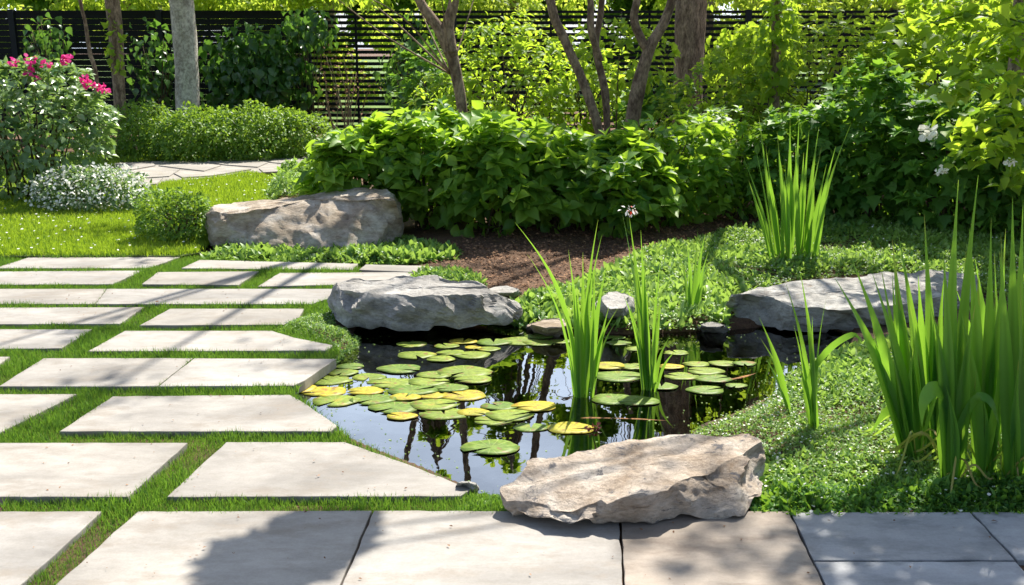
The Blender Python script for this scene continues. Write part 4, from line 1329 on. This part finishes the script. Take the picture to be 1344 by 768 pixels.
# box hedge, little round shrub, flowering bushes
def hedge(name, c, rad, n, size, mt, label, cat, seed, tpl=LEAF_S, **kw):
    return shrub(name, c, rad, n, size, mt, tpl, label, cat, seed, stems=14, shell=.72, **kw)
c = D(285, 165, 14.6)
root = thing('box_hedge', (c[0], c[1], 0), 'long low clipped box hedge in front of the pale grey trunk', 'hedge')
B = Bag()
r = rng(900)
for k in range(9):
    t_ = k / 8
    cc = D(170 + 225 * t_, 172, 14.9 - .5 * math.sin(math.pi * t_)); cc[2] = .26
    foliage(B, cc, (.44, .58, .46 + .07 * math.sin(k * 2.3)), 2600, .062, 901 + k, LEAF_M, shell=.7, lump=.2, up=.7, out=.7, zmin=.02, jit=.8, freq=5)
B.obj('foliage', M['hedge'], root)
S = Bag()
for k in range(26):
    b = D(165 + 235 * k / 25, 172, 14.7 + r.normal(0, .1)); b[2] = 0
    S = Bag(); tube(S, [b, b + [r.normal(0, .06), r.normal(0, .06), .45]], [.014, .007], 5); S.obj('stem', M['stem'], root)

c = D(238, 290, 8.25)
hedge('round_shrub', (c[0], c[1], .17), (.34, .28, .25), 5200, .040, 'hedge', 'small rounded green shrub at the left end of the largest boulder', 'shrub', 950, lump=.28, freq=4.0, zmin=.0, jit=.9)
B = Bag()
c = D(36, 170, 10.6)
pk = [(38, 78), (18, 82), (88, 80), (60, 84), (38, 95), (47, 106), (112, 104), (116, 110), (138, 117), (128, 113), (90, 74)]
shrub('flowering_bush', (c[0], c[1], .72), (.94, .7, .74), 2100, .095, 'rose', LEAF_B, 'large glossy bush with magenta flowers on top at the left lawn edge', 'flowering bush', 960,
      stems=24, ros=170, shell=.5, lump=.16, up=.8, out=.8, zmin=.05, jit=.9,
      flowers=[('pink_flower', 'pink', [D(x, y, 10.25) for x, y in pk], .042, .042)])
c = D(118, 235, 9.9)
root = shrub('white_flowering_bush', (c[0], c[1], .15), (.56, .40, .27), 2500, .055, 'rose', LEAF_M, 'low mound covered in small white blossom at the foot of the magenta flowered bush', 'flowering bush', 970,
      stems=8, ros=60, shell=.5, lump=.3, zmin=.0, jit=.9)
B = Bag()
foliage(B, (c[0], c[1] - .03, .19), (.57, .41, .29), 1900, .028, 975, ROUND, shell=.6, lump=.3, zmin=.03, jit=1, up=.6)
B.obj('white_blossom', M['white'], root)

# sparse twiggy shrub by the fence
root = thing('twiggy_shrub', G(455, 190), 'sparse half bare twiggy shrub against the slatted fence', 'shrub')
S, B = Bag(), Bag()
r = rng(980)
b0 = D(455, 175, 14.5); b0[2] = 0
for k in range(16):
    e = D(r.uniform(425, 492), r.uniform(70, 150), 14.5 + r.normal(0, .3))
    S = Bag(); tube(S, [b0 + r.normal(0, .05, 3) * [1, 1, 0], (b0 + e) / 2 + r.normal(0, .08, 3), e], [.012, .009, .004], 5, sub=3); S.obj('stem', M['stem'], root)
    foliage(B, e, (.14, .1, .14), 16, .05, 981 + k, LEAF_S, zmin=0)
B.obj('foliage', M['bark_chip'], root)

# ------------------------------------------------------------------ fence
FY = 18.0
ztop = D(672, 15, FY)[2]
root = thing('slatted_fence', (0, FY, 0), 'long dark horizontal slat fence across the back of the garden', 'fence')
step = 2.58
x0 = D(20, 60, FY)[0] - step * 3
def box(bag, lo, hi):
    x1, y1, z1 = lo; x2, y2, z2 = hi
    V = [(x, y, z) for x in (x1, x2) for y in (y1, y2) for z in (z1, z2)]
    Q = [(0, 1, 3, 2), (4, 6, 7, 5), (0, 4, 5, 1), (2, 3, 7, 6), (0, 2, 6, 4), (1, 5, 7, 3)]
    T = [t for q in Q for t in ((q[0], q[1], q[2]), (q[0], q[2], q[3]))]
    bag.add(V, T)
for k in range(13):
    xa = x0 + k * step
    Pb = Bag(); box(Pb, (xa - .05, FY - .05, -.05), (xa + .05, FY + .05, ztop + .03)); Pb.obj('post', M['fence_post'], root, smooth=False)
    if k < 12:
        Sb = Bag()
        xm = xa + step / 2
        px = 672 + xm / FY * F
        wsl = .096 if px < 390 else .058
        z = .06
        while z + wsl < ztop:
            box(Sb, (xa + .051, FY - .012, z), (xa + step - .051, FY + .012, z + wsl))
            z += .1
        for xx in (xa + step * .33, xa + step * .66):
            box(Sb, (xx - .02, FY + .0125, .05), (xx + .02, FY + .045, ztop - .01))
        box(Sb, (xa + .052, FY - .02, ztop - .03), (xa + step - .052, FY + .02, ztop + .015))
        Sb.obj('slat_panel', M['fence'], root, smooth=False)

# climbers on and before the fence
CG = 'climbers growing against the fence'
for i, (px, py, Yd, rx, rz, n, sz, lb) in enumerate([
   (335, 98, 16.9, .95, .85, 1300, .17, 'dense broad leaved climber right of the pale grey trunk'),
   (205, 92, 17.2, .55, .80, 260, .14, 'thin climber between the brown and the pale grey trunks'),
   (62, 55, 17.3, .45, .5, 130, .13, 'small sprig of climber on the fence above the magenta flowers'),
   (400, 40, 17.2, .55, .45, 260, .15, 'leafy climber top beside the second fence post'),
   (540, 95, 16.5, .6, .8, 520, .15, 'climber hanging on the slats left of the forked tree'),
   (985, 70, 15.5, .9, .6, 700, .13, 'leafy climber on the fence right of the thick brown trunk')]):
    c = D(px, py, Yd)
    shrub('climber', c, (rx, .3, rz), int(n * (.5 if i == 4 else .85)), sz, 'ivy' if i < 5 else 'shrub_lime', LEAF_HEART, lb, 'climber', 1000 + i * 5, CG, stems=10, shell=.2, lump=.3, up=.25, out=.4, droop=.9, jit=.6, zmin=.1)

# ------------------------------------------------------------------ trees
def tree(name, stems, mt, label, seed, top=None, clumps=(), leaf=.09, per=220, cmat='canopy', group=None, cat='tree', sides=14, limbs=True, stem_name='trunk', twigs=True):
    """stems: list of (list of 3D points, list of radii)"""
    b = np.array(stems[0][0][0]); 
    root = thing(name, (b[0], b[1], 0), label, cat, group)
    for i, (pts, rads) in enumerate(stems):
        B = Bag(); tube(B, pts, rads, sides, .07, seed + i, sub=8)
        B.obj(stem_name, M[mt], root)
    if len(clumps):
        C_ = Bag()
        r = rng(seed + 70)
        ends = [np.array(p[-1]) for p, _ in stems]
        for j, (x, y, z, rd) in enumerate(clumps):
            c = np.array([x, y, z])
            e = min(ends, key=lambda q: np.linalg.norm(q - c))
            if limbs:
                Lb = Bag(); tube(Lb, [e - [0, 0, .3], (e + c) / 2 + [0, 0, -.15 + r.normal(0, .1)], c], [.045, .03, .01] if z > 3 else [.012, .008, .004], 6, sub=4); Lb.obj('limb', M[mt], root)
            foliage(C_, c, (rd, rd, rd * .7), int(per * (rd / .6) ** 2), leaf, seed + 100 + j, LEAF_M, clumps=9, cr=.38, droop=.35, zmin=.3, jit=.8)
        C_.obj('crown', M[cmat], root)
    return root

def stem(px_pts, Y, wpx, extra=None):
    pts = [D(x, y, Y) for x, y in px_pts]
    rad = [pw(w_, Y) / 2 * (.86 if w_ < 26 else 1) for w_ in wpx]
    p0 = pts[0].copy(); p0[2] = -.05; p0[0] += (pts[0][0] - pts[1][0]) * .2
    pts = [p0] + pts; rad = [rad[0] * 1.15] + rad
    for e in (extra or []):
        pts.append(np.array(e[:3])); rad.append(e[3])
    return pts, rad

def cl(cx, cy_, cz, rx, ry, rz, n, rd, seed):
    r = rng(seed)
    u = unit(r.normal(size=(n, 3))) * (r.uniform(.1, 1, n) ** .5)[:, None]
    return [(cx + a * rx, cy_ + b * ry, cz + c * rz, rd * r.uniform(.7, 1.25)) for a, b, c in u]

TG = 'garden trees in front of the fence'
p = D(105, 0, 14)
tree('tree', [stem([(126, 100), (118, 70), (112, 30), (105, 0)], 14, (6, 6, 5, 5), [(p[0] - .1, 14, 3.4, .012)])], 'bark_tan', 'thin leaning sapling stem rising behind the magenta flowered bush', 1100,
     clumps=cl(p[0], 14, 3.0, .9, .7, .7, 6, .5, 1101), group=TG)
p = D(148, 0, 15)
tree('tree', [stem([(157, 130), (153, 60), (147, 0)], 15, (17, 20, 22), [(p[0] - .1, 15, 4.2, .09)])], 'bark_brown', 'mid sized brown trunk left of the pale grey trunk', 1110,
     clumps=cl(p[0], 15.2, 3.9, 2.0, 1.2, 1.3, 8, .6, 1111) + [(D(60 + 70 * k, 0, 15.5)[0], 17.0 + .2 * (k % 2), 2.5 + .1 * (k % 3), .5) for k in range(8)], leaf=.10, group=TG, per=420)
p = D(238, 0, 16)
tree('tree', [stem([(247, 138), (244, 70), (238, 0)], 16, (31, 29, 30), [(p[0], 16, 4.8, .13)])], 'bark_grey', 'straight pale grey trunk behind the box hedge', 1120,
     clumps=cl(p[0], 16, 4.4, 2.2, 1.2, 1.4, 8, .65, 1121) + [(D(20 + 85 * k, 0, 17.2)[0], 17.2, 2.6 + .12 * (k % 2), .55) for k in range(6)], leaf=.10, group=TG, per=420)
Yt = 11.0
p = D(550, 0, Yt); q = D(600, 0, Yt)
tree('tree', [stem([(607, 150), (598, 95), (590, 60)], Yt, (15, 17, 19)),
              ([D(594, 75, Yt), D(576, 38, Yt), D(550, 0, Yt), D(530, -60, Yt), np.array([p[0] - .5, Yt, 4.2])], [.07, .06, .05, .04, .02]),
              ([D(592, 70, Yt), D(588, 35, Yt), D(596, 0, Yt), D(600, -80, Yt), np.array([q[0] + .1, Yt + .2, 4.8])], [.075, .065, .055, .045, .02])],
     'bark_tan', 'forked tan tree left of the middle, rising from the broad leaved shrubs', 1130,
     clumps=cl(p[0] - .5, 11.4, 4.6, 1.0, .8, .8, 6, .4, 1131) + [(p[0] - .8, 11.5, 2.25, .35), (p[0] - .2, 12, 2.3, .3), (p[0] + .6, 12, 2.3, .25), (p[0] - .55, 10.6, 2.12, .22), (p[0] - 1.0, 10.8, 2.2, .28), (p[0] + .25, 10.7, 2.15, .2)], group=TG, per=150)
tree('tree', [stem([(788, 182), (766, 110), (740, 50), (722, 0)], Yt, (13, 14, 13, 13), [(D(700, -90, Yt)[0], Yt, 3.3, .04), (D(680, -90, Yt)[0], Yt, 4.6, .02)]),
              stem([(797, 180), (794, 120), (782, 60), (790, 0)], Yt + .1, (10, 12, 11, 9), [(D(800, -90, Yt)[0], Yt, 3.8, .03)]),
              stem([(828, 182), (836, 125), (852, 65), (882, 0)], Yt, (22, 22, 17, 14), [(D(920, -90, Yt)[0], Yt, 3.6, .035), (D(940, -90, Yt)[0], Yt, 4.8, .02)]),
              ([D(851, 70, Yt), D(833, 30, Yt), D(836, 0, Yt), D(846, -60, Yt)], [.05, .045, .04, .03]),
              ([D(788, 80, Yt + .1), D(776, 40, Yt), D(775, 0, Yt), D(768, -60, Yt)], [.04, .04, .035, .03])],
     'bark_tan', 'tree of several leaning tan stems fanning out behind the pond', 1140,
     clumps=cl(1.7, 11.2, 5.0, 1.3, 1.1, .9, 8, .45, 1141) + [(1.2, 11.6, 2.45, .3), (.5, 11.8, 2.5, .3), (.3, 9.2, 7.0, .42), (1.2, 10.1, 7.2, .42), (-.3, 10.3, 7.0, .4), (-.9, 9.4, 6.8, .35)], group=TG, per=170, stem_name='stem')
p = D(907, 0, 14)
tree('tree', [stem([(903, 130), (905, 60), (908, 0)], 14, (36, 37, 40), [(p[0] + .1, 14, 4.5, .17), (p[0] + .3, 14, 6.5, .1)])], 'bark_brown', 'thick straight brown trunk right of the leaning stems', 1150,
     clumps=cl(p[0] + 1.2, 14, 5.8, 2.6, 1.6, 1.8, 22, .8, 1151) + [(D(930 + 60 * k, 0, 14.2)[0], 14.2, 2.35 + .1 * (k % 2), .4) for k in range(5)], leaf=.10, group=TG, per=420)
p = D(1020, 0, 10.5)
tree('tree', [stem([(1018, 180), (1016, 110), (1020, 50), (1021, 0)], 10.5, (13, 15, 14, 17), [(p[0] + .1, 10.4, 3.4, .05), (p[0] + .2, 10.2, 4.8, .03)])], 'bark_brown', 'slim ivy clad trunk behind the tall back iris clump', 1160,
     clumps=[(p[0], 10.3, 1.95, .28), (p[0] + .1, 10.3, 2.35, .4), (3.6, 8.0, 4.2, .5),
             (3.4, 8.8, 5.2, .7), (3.9, 9.6, 4.6, .8)], group=TG, leaf=.08, per=240)

for (x, y, Yd_, rr_, n_, lb_) in ((1019, 60, 10.4, (.16, .14, .50), 260, 'ivy climbing the slim trunk behind the tall back iris clump'),
                                  (150, 60, 14.9, (.12, .12, .45), 60, 'few ivy leaves on the mid sized brown trunk at the left'),
                                  (815, 75, 11.6, (.62, .2, .50), 330, 'leafy shoots between the leaning tan stems')):
    c_ = D(x, y, Yd_)
    rt = thing('climber', (c_[0], c_[1], 0), lb_, 'climber')
    Bv = Bag(); foliage(Bv, c_, rr_, n_, .10, 1190 + x, LEAF_HEART, shell=.6, lump=.3, up=.6, out=.8, droop=.3, jit=.9); Bv.obj('foliage', M['shrub_lime'], rt)
    Sv = Bag(); tube(Sv, [(c_[0] + .03, c_[1] + .05, -.02), (c_[0] - .03, c_[1] + .05, c_[2] * .5), (c_[0], c_[1] + .04, c_[2] + rr_[2])], [.012, .01, .005], 5, sub=4); Sv.obj('stem', M['stem'], rt)

# overhanging limbs of that tree, above the frame: they shade the front of the patio
SH = [(2.36, 5.45, 3.6, .28, 330), (2.72, 5.40, 3.6, .34, 400), (3.1, 5.5, 3.6, .36, 400), (3.5, 5.55, 3.6, .36, 400), (.47, 5.44, 3.5, .16, 750), (.36, 5.26, 3.5, .17, 800), (3.05, 7.7, 7.0, .38, 130)]
sroot = thing('tree', (4.6, 9.2, 0), 'tree leaning over the pond from the right whose boughs shade the patio slabs', 'tree', TG)
St = Bag(); tube(St, [(4.6, 9.2, -.1), (4.5, 9.0, 1.6), (4.0, 8.2, 3.2), (3.4, 7.2, 4.2)], [.11, .1, .08, .05], 12, .06, 5, sub=6); St.obj('trunk', M['bark_brown'], sroot)
Cb = Bag()
for j, (x, y, z, rd, n_) in enumerate(SH):
    Lb = Bag(); tube(Lb, [(3.4, 7.2, 4.2), ((3.4 + x) / 2, (7.2 + y) / 2, 4.2), (x, y, z)], [.035, .012, .005], 6, sub=4); Lb.obj('limb', M['bark_brown'], sroot)
    foliage(Cb, (x, y, z), (rd, rd, rd * .45), n_, .10, 1180 + j, LEAF_M, shell=.0, lump=.25, droop=.2, zmin=.3, jit=.5, up=1.2)
Cb.obj('crown', M['canopy'], sroot)

# shade trees beyond the fence, tall enough to be mirrored in the water
FG = 'trees beyond the fence'
far = [(-9, 24, 4.2, 2.6, 2.4), (-4.5, 25, 4.0, 2.4, 2.2), (0, 24.5, 3.6, 2.2, 1.9), (4.5, 24, 4.2, 2.6, 2.3), (9, 24.5, 4.4, 2.8, 2.6), (14, 25, 4.4, 2.8, 2.8), (-14, 25, 4.4, 2.8, 2.8)]
far_l = ['bushy tree beyond the left part of the fence, behind the pale grey trunk', 'low bright tree beyond the fence behind the second post', 'lower bright tree beyond the middle of the fence', 'bright tree beyond the fence between the leaning stems and the thick trunk',
         'bright tree beyond the fence at the upper right', 'bright tree beyond the fence at the far right', 'bright tree beyond the fence at the far left']
for i, ((x, y, z, rx, rz), lb) in enumerate(zip(far, far_l)):
    tree('tree', [([(x, y, -.1), (x + .1, y, 1.5), (x, y, z * .9)], [.18, .15, .08])], 'bark_brown', lb, 1200 + i * 9,
         clumps=cl(x, y, z * .62, rx, 1.5, rz * 1.1, 20, 1.0, 1201 + i), leaf=.17, per=150, cmat='far', group=FG, sides=8)
tall = [(-16, 34, 9, 4.2), (-9.5, 35, 9.5, 4.2), (-2.9, 36, 7.2, 3.0), (0.0, 36, 7.2, 3.0), (5.2, 35, 9.5, 3.6), (11, 34, 10.5, 4.4), (18, 35, 10, 4.5)]
tall_l = ['tall wooded tree far left beyond the fence', 'tall tree beyond the fence behind the brown trunk', 'distant tree mirrored left in the pond, its top open to the sky', 'distant tree mirrored in the middle of the pond beside the single pad',
          'distant tree behind the fence near the thick brown trunk', 'distant tall tree beyond the fence at the right', 'distant tall tree beyond the right end of the fence']
for i, ((x, y, z, rx), lb) in enumerate(zip(tall, tall_l)):
    x, y, z, rx = x * 1.35, y * 1.35, z * (1.5 if x < -5 else 2.05 if x < 4 else 2.2), rx * 1.45
    tree('tree', [([(x, y, -.1), (x + .2, y, z * .5), (x - .2, y, z * 1.05), (x, y, z * 1.35)], [.42, .36, .28, .08])], 'bark_brown', lb, 1300 + i * 9,
         clumps=cl(x, y, z * .5, rx, 2.2, z * .55, 60, 1.7, 1301 + i) + cl(x, y, z * 1.15, rx * .6, 1.5, z * .3, 5, .6, 1391 + i), leaf=.46, per=170, cmat='canopy', group=FG, sides=8)
